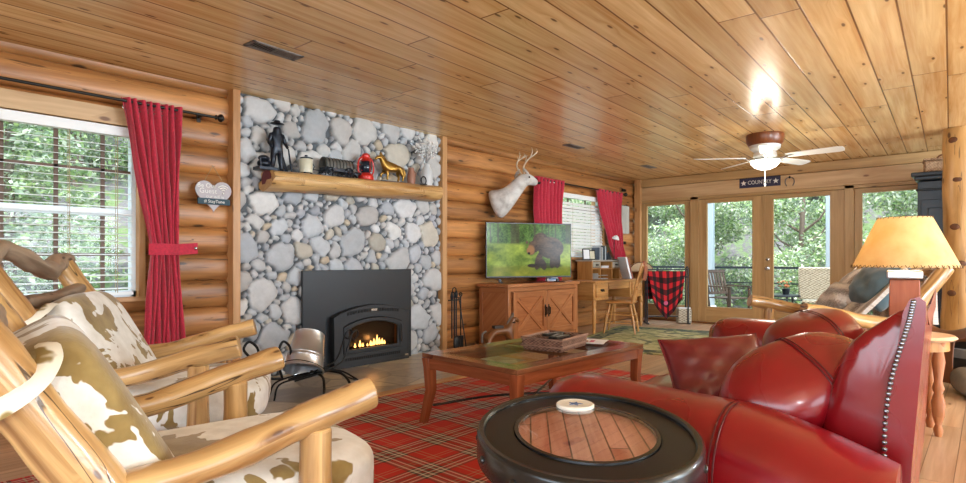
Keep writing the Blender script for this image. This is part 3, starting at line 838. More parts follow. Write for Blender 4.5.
m = MB(); m.tube([(.074, -.032, .17), (.095, -.02, .08), (.115, -.01, .005)], [.005, .007, .009], 8); m.tube([(.05, .02, .12), (.08, .03, .03), (.10, .03, .004)], [.012, .018, .012], 8); m.build('rifle', M['bronze'], t)
m = MB(); m.box(-.075, .02, .012, .14, .10, .024); m.ball((-.085, .02, .05), (.052, .04, .032)); m.ball((-.09, .02, .088), (.04, .035, .022)); m.tube([(-.12, .0, .02), (-.125, -.0, .09), (-.06, 0, .09), (-.05, 0, .02)], .008, 8); m.build('saddle_pack', M['bronze'], t, bevel=.003)
t = thing('canister', 'cream stoneware canister with a dark lid on the mantel', 'canister', (2.76, MY, MZf(2.76))); t.scale = (1.12,)*3
m = MB(); m.lathe([(0, .012), (.05, .012), (.052, .02), (.052, .12), (.046, .128), (0, .128)], 24); m.build('jar', M['cream'], t)
m = MB(); m.lathe([(0, .12), (.05, .12), (.052, .132), (.03, .14), (.012, .144), (.012, .155), (0, .158)], 24); m.build('lid', M['bronze'], t)
m = MB()
for a in (.6, 2.2, 3.9, 5.4): m.ball((.042*math.cos(a), .042*math.sin(a), .008), .010)
m.tube([(.055, 0, .10), (.075, 0, .07), (.055, 0, .03)], .004, 6); m.build('feet', M['bronze'], t)
t = thing('covered_wagon_model', 'dark metal covered wagon model in the middle of the mantel', 'figurine', (3.08, MY, MZf(3.08))); t.scale = (1.22,)*3
m = MB()
def cov(u, v):
    a = PI*v; return (-.125+.25*u, -.052*math.cos(a), .065+.075*math.sin(a)**.7+.004*math.sin(u*PI*12))
m.sheet(cov, 36, 12, .003); m.build('cover', plain('pewter_canvas', '66645e', .5, .3, .3), t, ang=70)
m = MB(); m.box(0, 0, .052, .25, .09, .03); m.box(-.17, 0, .035, .12, .008, .006); m.build('wagon_bed', M['bronze'], t, bevel=.002)
for wx, rr in ((-.09, .03), (.085, .036)):
    for wy in (-.055, .055):
        m = MB(); m.tube([(wx+rr*math.cos(a), wy, rr+.002+rr*math.sin(a)) for a in [k*PI/8 for k in range(16)]], .004, 6, closed=True)
        for k in range(4): a = k*PI/4; m.tube([(wx-rr*math.cos(a), wy, rr+.002-rr*math.sin(a)), (wx+rr*math.cos(a), wy, rr+.002+rr*math.sin(a))], .0022, 5)
        m.build('wheel', M['bronze'], t)
m = MB()
for k in range(9): m.tube([(-.12+.03*k, -.054*math.cos(a), .065+.078*math.sin(a)**.7) for a in [q*PI/8 for q in range(9)]], .0025, 5)
split_parts(m, 'hoop', M['black'], t)
t = thing('ox_team_model', 'small dark ox team figurine between wagon and red lantern', 'figurine', (3.26, MY, MZf(3.26))); t.scale = (1.0,)*3
for k, (dx, dy) in enumerate(((0, -.03), (.0, .03))):
    skin('ox', [(dx-.04, dy, .045), (dx+.03, dy, .047), (dx+.06, dy, .055), (dx+.085, dy, .05), (dx-.04, dy-.01, .003), (dx-.04, dy+.01, .003), (dx+.03, dy-.01, .003), (dx+.03, dy+.01, .003)],
         chain(0, 1, 2, 3)+[(0, 4), (0, 5), (1, 6), (1, 7)], [.018, .018, .012, .010, .005, .005, .005, .005], M['bronze'], t, 1)
t = thing('barn_lantern', 'red barn lantern with dark glass globe on the mantel', 'lantern', (3.42, MY, MZf(3.42))); t.scale = (1.2,)*3
m = MB(); m.lathe([(0, 0), (.062, 0), (.066, .012), (.062, .035), (.045, .05), (.036, .058), (0, .058)], 24); m.build('fuel_tank', M['lred'], t)
m = MB(); m.lathe([(.034, .058), (.048, .08), (.052, .11), (.044, .145), (.034, .155)], 24, caps=False); m.build('globe', plain('smoked_glass', '1a2430', .08, 0, .05), t)
m = MB(); m.lathe([(.036, .153), (.046, .158), (.03, .18), (.034, .19), (.034, .205), (.02, .22), (0, .225)], 24); m.build('chimney_cap', M['lred'], t)
m = MB()
for sx in (-1, 1): m.tube(smooth([(sx*.05, 0, .04), (sx*.075, 0, .07), (sx*.076, 0, .13), (sx*.06, 0, .17), (sx*.03, 0, .19)]), .007, 8)
m.build('frame', M['lred'], t)
m = MB(); m.tube([(-.07, .0, .12), (.07, 0, .12)], .0025, 6); m.tube([(-.055, -.01, .075), (.055, -.01, .075)], .0025, 6); m.tube([(0, -.055, .06), (0, -.058, .15)], .0025, 6); m.build('guard_wire', M['lred'], t)
def horse(name, label, loc, rz, mat, s=1.0, base=True):
    t = thing(name, label, 'figurine', loc, rz)
    v = [(-.07, 0, .115), (0, 0, .11), (.06, 0, .118), (.095, 0, .155), (.115, 0, .19), (.145, 0, .178), (.165, 0, .162),
         (-.075, .022, .07), (-.088, .022, .045), (-.08, .022, .008), (-.062, -.022, .07), (-.075, -.022, .045), (-.065, -.022, .008),
         (.062, .02, .065), (.06, .02, .04), (.065, .02, .008), (.075, -.02, .068), (.1, -.02, .055), (.092, -.02, .03), (-.1, 0, .115), (-.118, 0, .08), (-.115, 0, .045)]
    v = [tuple(c*s for c in p) for p in v]
    e = chain(0, 1, 2, 3, 4, 5, 6)+chain(0, 7, 8, 9)+chain(0, 10, 11, 12)+chain(2, 13, 14, 15)+chain(2, 16, 17, 18)+chain(0, 19, 20, 21)
    r = [.033, .034, .034, .024, .02, .015, .011, .017, .010, .009, .017, .010, .009, .013, .009, .009, .013, .009, .008, .010, .012, .006]
    skin('body', v, e, [q*s for q in r], mat, t, 2, 1)
    m = MB()
    for k in range(7): u = k/6; m.ball(((.055+.058*u)*s, 0, (.15+.058*u)*s), (.010*s, .007*s, .02*s))
    m.ball((.112*s, .01*s, .212*s), (.005*s, .004*s, .012*s)); m.ball((.112*s, -.01*s, .212*s), (.005*s, .004*s, .012*s)); m.build('mane', mat, t)
    return t
t = horse('horse_figurine', 'gold horse figurine on the mantel right of the red lantern', (3.76, MY, MZf(3.76)+.006), R(175), M['gold'], 1.3)
m = MB(); m.box(0, 0, .0, .30, .075, .010); m.build('base', M['bronze'], t, bevel=.002)
t = thing('flower_vase', 'pale grey vase of silver-white flower sprays at the right end of the mantel', 'vase', (4.24, MY, MZf(4.24))); t.scale = (1.3,)*3
m = MB(); m.lathe([(0, 0), (.042, 0), (.048, .02), (.05, .08), (.046, .13), (.026, .165), (.024, .18), (.03, .19), (.022, .19), (.018, .17), (0, .17)], 24); m.build('vase', M['grayc'], t)
m = MB(); f = MB(); rs = random.Random(4)
for k in range(16):
    a = rs.uniform(0, 2*PI); sp = rs.uniform(.04, .17); hh = rs.uniform(.12, .24)
    p = smooth([(0, 0, .17), (sp*.4*math.cos(a), sp*.25*math.sin(a), .17+hh*.6), (sp*math.cos(a), sp*.5*math.sin(a), .17+hh)], 4)
    m.tube(p, .0025, 5)
    for q in range(9):
        pp = p[min(len(p)-1, 4+q//2)]; f.ball((pp.x+rs.uniform(-.025, .025), pp.y+rs.uniform(-.02, .02), pp.z+rs.uniform(-.025, .03)), rs.uniform(.007, .012), 6, 4)
m.build('stems', M['galv'], t); f.build('flowers', M['white'], t)['kind'] = 'stuff'
t = thing('iron_ring', 'small dark iron ring leaning beside the vase on the mantel', 'ornament', (4.13, MY-.07, MZf(4.13)))
m = MB(); m.tube([(.035*math.cos(a), 0, .045+.042*math.sin(a)) for a in [k*PI/9-PI*.3 for k in range(15)]], .006, 8); m.build('ring', M['black'], t)
m = MB(); m.box(0, 0, .004, .07, .04, .008); m.build('foot', M['black'], t)
t = thing('pitcher', 'brown pitcher behind the flower vase on the mantel', 'pitcher', (4.04, MY+.03, MZf(4.04))); t.scale = (1.3,)*3
m = MB(); m.lathe([(0, 0), (.03, 0), (.036, .04), (.032, .09), (.022, .12), (.026, .14), (0, .14)], 18); m.build('body', M['sea'], t)
m = MB(); m.tube([(.025, 0, .12), (.052, 0, .1), (.034, 0, .05)], .005, 6); m.build('handle', M['sea'], t)

# ------------------------------------------------------------------ fireplace insert
FX0, FX1, FZ1 = 2.77, 4.08, .95
t = thing('fireplace_insert', 'black steel wood-burning fireplace insert with arched glass door and fire', 'fireplace', ((FX0+FX1)/2, WY-.10, .012))
w = FX1-FX0
m = MB(); m.box(0, -.0, FZ1/2, w, .03, FZ1); m.build('surround_panel', M['insert'], t, bevel=.004)
# arched face
fx = .095
def arch(wd, z0, z1, rise, n=14):
    p = [(-wd/2, z0), (wd/2, z0), (wd/2, z1-rise)]
    p += [(wd/2-wd*k/n, z1-rise+rise*math.sin(PI*k/n)**.8) for k in range(1, n)]
    return p+[(-wd/2, z1-rise)]
def ringprism(m, outer, inner, h, M_):
    n = len(outer); vs = [(x, y, 0) for x, y in outer]+[(x, y, 0) for x, y in inner]+[(x, y, h) for x, y in outer]+[(x, y, h) for x, y in inner]
    fs = []
    for k in range(n):
        k2 = (k+1) % n
        fs += [(k, k2, n+k2, n+k), (2*n+k, 3*n+k, 3*n+k2, 2*n+k2), (k, 2*n+k, 2*n+k2, k2), (n+k, n+k2, 3*n+k2, 3*n+k)]
    m.add(vs, fs, None, M_)
FM = TR(fx, -.015, 0, rx=PI/2)
m = MB(); ringprism(m, arch(.93, .02, .60, .10), arch(.72, .135, .475, .075), .075, FM); m.build('arched_face', M['insert2'], t, bevel=.006)
m = MB(); m.box(fx, -.06, .30, .74, .05, .001); mm = MB()
ringprism(mm, arch(.72, .137, .473, .075), arch(.60, .175, .435, .065), .03, TR(fx, -.07, 0, rx=PI/2)); d = mm.build('door', M['insert'], t, bevel=.005)
g = MB(); g.prism(arch(.61, .17, .438, .065), .004, TR(fx, -.085, 0, rx=PI/2)); g.build('door_glass', glass('stove_glass', (.78, .66, .55, 1), .5), d)
h = MB(); h.tube([(fx+.335, -.12, .20), (fx+.335, -.13, .22), (fx+.335, -.13, .36), (fx+.335, -.12, .38)], .009, 8); h.build('door_handle', M['insert2'], d)
m = MB()   # firebox interior (recess framed by warm brick)
cav = plain('firebrick', '6b4a36', .9, 0, .35, 8)
m.box(fx, .0165, .30, .70, .003, .36); m.box(fx, -.035, .145, .70, .08, .012); m.box(fx-.33, -.035, .30, .012, .08, .32); m.box(fx+.33, -.035, .30, .012, .08, .32); m.build('firebox', cav, t)
fb = MB()
for i, (dx, z, rr, ln) in enumerate([(-.08, .172, .020, .26), (.12, .175, .021, .24), (.02, .205, .017, .3), (-.18, .17, .016, .12)]):
    fb.tube([(fx+dx-ln/2, -.032+.006*i, z), (fx+dx, -.035, z+.004), (fx+dx+ln/2, -.03, z)], rr, 10, .1)
split_parts(fb, 'firewood_log', plain('charred_log', '1c1410', .9, 0, .4), t)
fl = MB(); rs = random.Random(3)
for (dx, hh, wd) in [(-.20, .05, .012), (-.14, .075, .016), (-.105, .045, .010), (-.01, .06, .015), (.03, .075, .018), (.07, .11, .018), (.10, .075, .016), (.135, .065, .018), (.165, .045, .012), (.0, .04, .02), (-.05, .035, .01)]:
    fl.lathe([(0, 0), (wd, hh*.12), (wd*1.1, hh*.3), (wd*.6, hh*.62), (wd*.2, hh*.88), (0, hh)], 10, c=(fx+dx, -.05, .18), sy=.5)
split_parts(fl, 'flame', emit('flame_glow', (1.0, .62, .22, 1), 5.0), t)
gr = MB()
for k in range(20):
    x = -.31+.62*k/19; z = .505+.043*math.cos(x*3.6)-.0
    if abs(x) > .04: gr.box(fx+x, -.093, z, .020, .006, .030)
for k in range(26): gr.box(fx-.33+.66*k/25, -.093, .082, .014, .006, .028)
split_parts(gr, 'vent_slot', M['dark'], t)
m = MB(); m.box(fx, -.094, .548, .07, .006, .022); m.box(fx+.425, -.094, .045, .05, .005, .014); m.build('badge', M['steel'], t)
m = MB(); m.box(fx, -.045, .012, .93, .09, .024); m.build('base_lip', M['insert'], t, bevel=.003)

# ------------------------------------------------------------------ bucket, iron rack, fire tools
t = thing('iron_fire_rack', 'black wrought iron rack with looped forks on the slate hearth', 'rack', (2.50, 3.98, .012))
def irn(pts, r=.007, nm='iron_bar', k=6): m = MB(); m.tube(smooth(pts, k), r, 8); m.build(nm, M['black'], t)
irn([(-.42, -.05, .01), (-.38, -.05, .12), (-.2, -.02, .14), (0, 0, .15), (.18, .0, .14), (.28, -.12, .06), (.34, -.18, .01)], .007, 'frame')
irn([(-.36, .14, .01), (-.3, .12, .11), (0, .12, .14), (.22, .16, .13), (.33, .12, .05), (.42, .12, .01)], .007, 'frame')
irn([(-.15, -.28, .01), (-.12, -.24, .10), (-.05, -.1, .14), (-.02, .1, .15), (.0, .2, .14)], .010, 'crossbar')
irn([(.1, -.28, .01), (.1, -.24, .10), (.12, -.1, .14), (.1, .1, .14)], .010, 'crossbar')
for oy in (0, .09):
    irn([(-.28, -.1+oy, .14), (-.05, -.05+oy, .155), (.18, -.02+oy, .21), (.26, .0+oy, .33), (.30, .0+oy, .43), (.345, .0+oy, .455), (.36, 0+oy, .42), (.32, 0+oy, .38), (.29, 0+oy, .40)], .0075, 'fork_handle')
irn([(-.30, .05, .14), (-.34, .05, .3), (-.30, .05, .42), (-.24, .05, .38), (-.22, .05, .28), (-.16, .05, .24), (-.12, .05, .3), (-.10, .05, .42), (-.03, .05, .46), (.0, .05, .40), (-.05, .05, .36)], .010, 'scroll')
irn([(-.42, .05, .35), (-.47, .05, .3), (-.50, .05, .40), (-.56, .05, .45), (-.6, .05, .40), (-.55, .05, .33), (-.46, .05, .22), (-.40, .05, .16), (-.30, .05, .14)], .010, 'scroll')
t = thing('metal_bucket', 'galvanised steel bucket tipped upside down on the iron fire rack', 'bucket', (2.36, 4.0, .165)); t.rotation_euler = (0, 0, R(-48))
bm_ = MB(); T_ = TR(0, 0, .03, rx=R(-32), ry=0)
bm_.lathe([(.148, 0), (.154, .004), (.152, .010), (.148, .012), (.142, .09), (.145, .095), (.142, .10), (.139, .115), (.143, .12), (.138, .125), (.118, .30), (.12, .305), (.115, .31), (0, .305), (0, .30), (.11, .298), (.14, .02), (.146, 0)], 40, M=T_, caps=False)
bm_.build('pail', M['galv'], t, ang=50)
m = MB(); m.tube([(.156*math.cos(a), .156*math.sin(a), .005) for a in [k*PI/16 for k in range(32)]], .004, 6, M=T_, closed=True); m.build('rolled_rim', M['galv'], t)
m = MB(); m.tube(smooth([T_ @ Vector((-.15, 0, .02)), T_ @ Vector((-.12, -.16, -.0)), T_ @ Vector((0, -.2, .01)), T_ @ Vector((.12, -.16, 0)), T_ @ Vector((.15, 0, .02))]), .0035, 6); m.build('bail_handle', M['black'], t)
t = thing('fire_tool_stand', 'black iron fireplace tool set with shovel beside the stone chimney', 'fire tools', (4.50, 4.46, .012))
m = MB(); m.lathe([(0, 0), (.11, 0), (.11, .012), (.02, .03), (.012, .05), (0, .05)], 20); m.tube([(0, 0, .03), (0, 0, .68)], .010, 8); m.tube([(-.09, 0, .60), (.09, 0, .60)], .008, 8); m.tube([(.03*math.cos(a), 0, .71+.03*math.sin(a)) for a in [k*PI/6 for k in range(12)]], .006, 6, closed=True); m.build('stand', M['black'], t)
m = MB(); m.tube([(-.07, -.03, .64), (-.07, -.03, .18)], .008, 8); m.lathe([(0, 0), (.014, .01), (.018, .04), (.01, .09), (0, .1)], 10, c=(-.07, -.03, .60)); m.build('poker', M['black'], t)
m = MB(); m.tube([(-.02, -.05, .66), (-.02, -.05, .2)], .008, 8); m.ball((-.02, -.06, .13), (.055, .018, .085)); m.lathe([(0, 0), (.014, .01), (.018, .04), (.01, .09), (0, .1)], 10, c=(-.02, -.05, .62)); m.build('shovel', M['black'], t)
m = MB(); m.tube([(.07, -.03, .64), (.07, -.03, .2)], .007, 8); m.tube([(.07+.022*math.cos(a), -.03, .66+.022*math.sin(a)) for a in [k*PI/5 for k in range(10)]], .006, 6, closed=True); m.box(.07, -.03, .13, .06, .03, .14); m.build('broom', M['black'], t)
t = thing('fire_poker', 'single iron poker leaning on the log wall beside the chimney', 'poker', (4.80, 4.62, .012))
m = MB(); m.tube([(0, -.06, .01), (.0, .06, .60)], .007, 8); m.build('shaft', M['black'], t)
m = MB(); m.tube([(.035*math.cos(a), .062, .625+.025*math.sin(a)) for a in [k*PI/6 for k in range(12)]], .006, 6, closed=True); m.build('ring_handle', M['black'], t)

# ------------------------------------------------------------------ heart sign
t = thing('heart_sign', 'grey hanging heart sign with white lettering on the log wall beside the stone chimney', 'sign', (1.985, WY-.075, 1.60))
hp = []
for k in range(40):
    a = 2*PI*k/40; x = 16*math.sin(a)**3; y = 13*math.cos(a)-5*math.cos(2*a)-2*math.cos(3*a)-math.cos(4*a); hp.append((x/17*.155, y/17*.15))
m = MB(); m.prism(hp, .012, TR(0, .01, 0, rx=PI/2)); m.build('heart_board', M['signg'], t, bevel=.002)
m = MB(); m.box(0, -.008, -.062, .26, .014, .05); m.build('chalk_band', M['chalk'], t, bevel=.002)
m = MB(); m.tube([(-.07, 0, .11), (0, .015, .235), (.07, 0, .11)], .003, 6); m.build('twine', M['rope'], t)
TM = lambda x, z, y=-.004: TR(x, y, z, rx=PI/2)
text('lettering', 'Be Our', .05, M['signw'], t, TM(-.055, .065)); text('lettering', 'Guest', .058, M['signw'], t, TM(-.045, .022)); text('lettering', 'our wifi is', .036, M['signw'], t, TM(.01, -.022))
text('lettering', '# StayTune', .036, M['signw'], t, TM(.0, -.062, -.017))
m = MB()
for r in (.018, .036, .054): m.tube([(.075+r*math.sin(a), -.004, .02+r*math.cos(a)) for a in [R(-48+96*k/8) for k in range(9)]], .005, 6)
m.ball((.075, -.004, .012), .008); m.build('wifi_symbol', M['signw'], t)

# ------------------------------------------------------------------ deer head
t = thing('deer_head_mount', 'pale taxidermy deer head with antlers mounted on the log wall', 'deer mount', (5.52, WY-.045, 1.80))
v = [(-.03, .0, -.05), (.02, -.10, -.01), (.09, -.2, .08), (.16, -.27, .19), (.215, -.32, .285), (.30, -.355, .30), (.375, -.38, .27), (.425, -.395, .255)]
r = [(.15, .24), (.14, .20), (.105, .135), (.088, .105), (.092, .105), (.078, .082), (.052, .054), (.040, .042)]
skin('head_and_neck', v, chain(*range(8)), r, M['deer'], t, 2)
m = MB()
for sd in (-1, 1):
    e0 = Vector((.205, -.31, .345)); pd = Vector((.35, .93, 0)).normalized()*sd
    m.ball((0, 0, 0), (.035, .014, .08), M=Matrix.Translation(e0+pd*.11+Vector((0, 0, .035))) @ Matrix.Rotation(sd*R(50), 4, Vector((1, -.4, 0))))
split_parts(m, 'ear', M['deer'], t)
m = MB()
for sd in (-1, 1):
    pd = Vector((.35, .93, 0)).normalized()*sd; f = Vector((.93, -.35, 0)).normalized(); b = Vector((.22, -.315, .36))+pd*.03
    pts = smooth([b, b+pd*.05+Vector((0, 0, .09))-f*.03, b+pd*.11+Vector((0, 0, .17))+f*.0, b+pd*.12+Vector((0, 0, .23))+f*.08, b+pd*.08+Vector((0, 0, .27))+f*.15])
    m.tube(pts, list(np.linspace(.013, .004, len(pts))), 8)
    for k, (ln, up) in ((8, (.02, .12)), (14, (.03, .13)), (18, (.05, .08))):
        p = pts[k]; m.tube([p, p+Vector((0, 0, up*.6))+f*ln, p+Vector((0, 0, up))+f*ln*.6], [.008, .006, .002], 6)
split_parts(m, 'antler', M['antler'], t)
m = MB(); m.ball((.452, -.405, .262), (.020, .026, .018)); m.build('nose', M['eye'], t)
for q in ((.235, -.412, .315), (.29, -.275, .315)): m = MB(); m.ball(q, .012); m.build('eye', M['eye'], t)

# ------------------------------------------------------------------ TV stand, TV
SX0, SX1, SY0, SY1, SZ = 5.22, 6.74, 4.27, 4.74, .77
t = thing('media_cabinet', 'reddish pine media cabinet with X-braced barn doors under the television', 'cabinet', ((SX0+SX1)/2, (SY0+SY1)/2, 0)); w = SX1-SX0; dp = SY1-SY0
m = MB(); m.box(0, 0, SZ-.02, w+.06, dp+.04, .04); m.build('top', M['stand'], t, bevel=.005)
m = MB(); m.box(0, .01, SZ/2, w-.03, dp-.03, SZ-.06)
for sx in (-1, 1):
    for sy in (-1, 1): m.box(sx*(w/2-.025), sy*(dp/2-.025), (SZ-.04)/2, .05, .05, SZ-.04)
m.box(-w/2+.01, 0, .69, .025, dp-.1, .06); m.box(-w/2+.01, 0, .10, .025, dp-.1, .10); m.box(0, -dp/2+.02, .70, w-.1, .03, .05); m.box(0, -dp/2+.02, .06, w-.1, .03, .08)
m.build('carcass', M['stand'], t, bevel=.003)
dw = (w-.16)/2
for i in (0, 1):
    cx = (-.5+i)*(dw+.01)+.01; y = -dp/2-.0; d = MB()
    z0, z1 = .11, .67; zc = (z0+z1)/2
    d.box(cx, y+.008, zc, dw-.02, .012, z1-z0-.02)
    for sx in (-1, 1): d.box(cx+sx*(dw/2-.035), y-.005, zc, .07, .02, z1-z0)
    for sz in (-1, 1): d.box(cx, y-.005, zc+sz*((z1-z0)/2-.035), dw-.14, .02, .07)
    L = math.hypot(dw-.14, z1-z0-.14); an = math.atan2(z1-z0-.14, dw-.14)
    d.box(cx, y-.003, zc, L, .016, .05, ry=-an); d.box(cx, y-.0045, zc, L, .016, .05, ry=an)
    d_ = d.build('door', M['stand'], t, bevel=.003)
    hx = cx+(1 if i == 0 else -1)*(dw/2-.03); h = MB(); h.tube([(hx, y-.015, .36), (hx, y-.04, .37), (hx, y-.04, .45), (hx, y-.015, .46)], .008, 8); h.box(hx, y-.017, .41, .022, .006, .16); h.build('pull_handle', M['black'], d_)
# television
TVP = (5.80, 4.40, SZ); TVR = R(-30)
t = thing('television', 'flat television showing a bear in green woodland on the media cabinet', 'television', TVP, TVR)
tw, th, tz = 1.18, .70, .065
m = MB(); m.box(0, 0, tz+th/2, tw, .035, th); m.box(0, .03, tz+th*.4, tw*.6, .04, th*.5); m.build('housing', M['blackp'], t, bevel=.004)
nx, nz = 200, 120
U, V = np.meshgrid(np.linspace(0, 1, nx+1), np.linspace(0, 1, nz+1))
rs = np.random.RandomState(5)
def vnoise(U, V, f1, f2):
    g = rs.rand(f2+2, f1+2); x = U*f1; y = V*f2; i = x.astype(int); j = y.astype(int); a = x-i; b = y-j; a = a*a*(3-2*a); b = b*b*(3-2*b)
    return (g[j, i]*(1-a)+g[j, i+1]*a)*(1-b)+(g[j+1, i]*(1-a)+g[j+1, i+1]*a)*b
n1 = vnoise(U, V, 8, 6)*.5+vnoise(U, V, 20, 16)*.3+vnoise(U, V, 60, 44)*.2; n2 = vnoise(U, V, 40, 10)*.5+vnoise(U, V, 90, 60)*.5
def L3(h): return np.array(rgb(h)[:3])
img = np.zeros(U.shape+(3,))
A3 = lambda x: x[..., None]
mead = A3(n1)*L3('b2bd66')*1.0+A3(1-n1)*L3('34561e')
wood_ = A3(n2)*L3('7d9a58')+A3(1-n2)*L3('27401f')
trk = (np.abs(np.sin(U*23+np.sin(U*9)*2)) > .95)[..., None]*1.0
wood_ = wood_*(1-trk*.6)+L3('5a5244')*trk*.6
gnd = A3(n1)*L3('a09a4e')+A3(1-n1)*L3('4d6a24')
hh = V+.06*(n1-.5)
k1 = np.clip((hh-.60)/.05, 0, 1); k2 = np.clip((.22-hh)/.06, 0, 1)
img = mead*A3(1-k1)+wood_*A3(k1); img = img*A3(1-k2)+gnd*A3(k2)
img *= A3(1-.45*np.clip((U-.55)*2, 0, 1)*np.clip((V-.35)*2, 0, 1)*0+0)
def el(cx, cz, rx, rz, an=0):
    cx = .68+(cx-.68)*1.22; cz = .43+(cz-.40)*1.15; rx *= 1.22; rz *= 1.15
    dx = (U-cx)*16/10; dz = V-cz; rx = rx*1.6; c, s = math.cos(an), math.sin(an)
    return 1-np.sqrt(((dx*c+dz*s)/rx)**2+((-dx*s+dz*c)/rz)**2)
sh = np.clip(el(.68, .20, .2, .05)*4, 0, 1); img = img*A3(1-.55*sh)
parts = [(.74, .50, .135, .19, -.1), (.645, .60, .085, .16, .2), (.575, .52, .058, .105, 0), (.545, .45, .045, .075, .5), (.62, .28, .035, .16, -.25), (.665, .22, .032, .10, .3), (.80, .32, .040, .17, .1), (.76, .27, .03, .12, -.1), (.55, .20, .04, .03, 0), (.605, .63, .018, .035, 0), (.505, .59, .012, .03, 0), (.60, .20, .06, .03, .2)]
D = np.max(np.stack([el(*p) for p in parts]), 0); b_ = np.clip(D*14, 0, 1)
bear = A3(vnoise(U, V, 50, 60)*.4+vnoise(U, V, 14, 14)*.6)
bc = bear*L3('8a7460')+(1-bear)*L3('3c3430'); bc = bc*A3(np.clip(.55+.8*(V-.25), .35, 1.2))
fc = np.clip(el(.54, .46, .05, .10)*3, 0, 1); bc = bc*A3(1-.7*fc)+L3('a8835c')*A3(.7*fc)
img = img*A3(1-b_)+bc*A3(b_)
ns = np.clip(el(.525, .405, .014, .022)*6, 0, 1); img = img*A3(1-ns)+L3('1a1614')*A3(ns)
m = MB(); iw, ih = tw-.025, th-.035
img = np.clip(img*1.15, 0, 1)**1.45
X = (U-.5)*iw; Z = tz+.02+V*ih
m.v = np.stack([X, np.full(X.shape, -.0185), Z], -1).reshape(-1, 3).tolist(); N = nx+1
ii, jj = np.meshgrid(np.arange(nx), np.arange(nz)); a = (jj*N+ii).ravel(); m.f = np.stack([a, a+1, a+1+N, a+N], -1).tolist(); m.uv = [[(0, 0)]*4]*len(m.f)
m.col = np.concatenate([img.reshape(-1, 3), np.ones((len(m.v), 1))], 1)
m.build('screen', attr_emit('tv_picture', 1.0), t, ang=180)
m = MB()
for sx in (-1, 1): m.box(sx*.40, -.06, .010, .03, .18, .012, rz=sx*.3); m.box(sx*.40, 0, .028, .03, .03, .04)
m.build('feet', M['blackp'], t)
t = thing('streaming_box', 'small white media box on the cabinet under the television', 'media box', (6.30, 4.40, SZ), R(-30))
m = MB(); m.box(0, 0, .035, .16, .05, .06); m.build('case', M['white'], t, bevel=.006); m = MB(); m.box(0, -.026, .035, .11, .004, .035); m.build('display', M['bluepaper'], t)
t = thing('table_runner', 'dark red cloth lying on top of the media cabinet', 'cloth', (5.95, 4.36, SZ))
m = MB(); m.box(0, 0, .003, .5, .2, .006); m.build('cloth', M['piping'], t)

# rocking horse beside the cabinet
t = thing('wooden_rocking_horse', 'dark carved wooden toy horse standing in front of the media cabinet', 'toy horse', (4.97, 4.20, 0), R(-20))
DB = M['darkoak']
v = [(-.14, 0, .235), (0, 0, .24), (.12, 0, .25), (.165, 0, .32), (.185, 0, .39), (.235, 0, .365), (.27, 0, .335), (-.18, .05, .12), (-.21, .06, .03), (-.16, -.05, .12), (-.19, -.06, .03), (.14, .05, .12), (.17, .06, .03), (.15, -.05, .12), (.19, -.06, .03)]
skin('body', v, chain(0, 1, 2, 3, 4, 5, 6)+chain(0, 7, 8)+chain(0, 9, 10)+chain(2, 11, 12)+chain(2, 13, 14), [.055, .05, .055, .045, .035, .028, .022, .024, .016, .024, .016, .022, .016, .022, .016], DB, t, 2, 1)
m = MB()
for k in range(9): u = k/8; m.ball((.11+.07*u, 0, .31+.11*u), (.018, .014, .026))
m.ball((.18, .015, .43), (.007, .006, .02)); m.ball((.18, -.015, .43), (.007, .006, .02)); m.tube(smooth([(-.17, 0, .25), (-.22, 0, .22), (-.225, 0, .13)]), .012, 8); m.build('mane_and_tail', plain('grey_yarn', '6c655e', .9, 0, .3), t)
m = MB()
for sy in (-.075, .075): m.tube([(-.28+.56*u, sy, .014+.10*(2*u-1)**4) for u in [k/14 for k in range(15)]], .013, 8)
split_parts(m, 'rocker', DB, t)
m = MB(); m.box(-.02, 0, .292, .12, .07, .03); m.tube([(.16, -.09, .34), (.16, .09, .34)], .008, 8); m.build('saddle', M['saddled'], t, bevel=.006)

# ------------------------------------------------------------------ rugs
t = MB(); t.box(0, 0, .006, 4.75, 2.95, .012); o = t.build('tartan_rug', M['tartan'], None); o.location = (2.52, 2.0, .0); tag(o, 'large red tartan plaid rug under the coffee table and log chairs', 'rug')
t = MB(); t.box(0, 0, .006, 2.5, 1.7, .012); o = t.build('lodge_rug', M['grug'], None); o.location = (7.15, 3.35, 0); o.rotation_euler.z = R(-17+90-90+28); tag(o, 'pale green patterned rug with dark border in front of the desk', 'rug')

# ------------------------------------------------------------------ coffee table
t = thing('coffee_table', 'cherry wood coffee table with glass top in front of the fireplace', 'table', (3.12, 2.29, .012), R(-3)); TH = .448
L, Wd = 1.36, .82
m = MB()
for sy in (-1, 1): m.box(0, sy*(Wd/2-.055), TH-.014, L, .11, .028)
for sx in (-1, 1): m.box(sx*(L/2-.055), 0, TH-.014, .11, Wd-.22, .028)
m.box(0, 0, TH-.016, .05, Wd-.22, .024)
m.build('top_frame', M['cherryd'], t, bevel=.003)
m = MB()
for sy in (-1, 1): m.box(0, sy*(Wd/2-.02), TH-.062, L-.04, .022, .07)
for sx in (-1, 1): m.box(sx*(L/2-.02), 0, TH-.062, .022, Wd-.04, .07)
m.build('apron', M['cherry'], t, bevel=.002)
for sx in (-1, 1):
    m = MB(); m.box(sx*(L/4-.02), 0, TH-.004, L/2-.1, Wd-.2, .008); m.build('glass_panel', M['tglass'], t)
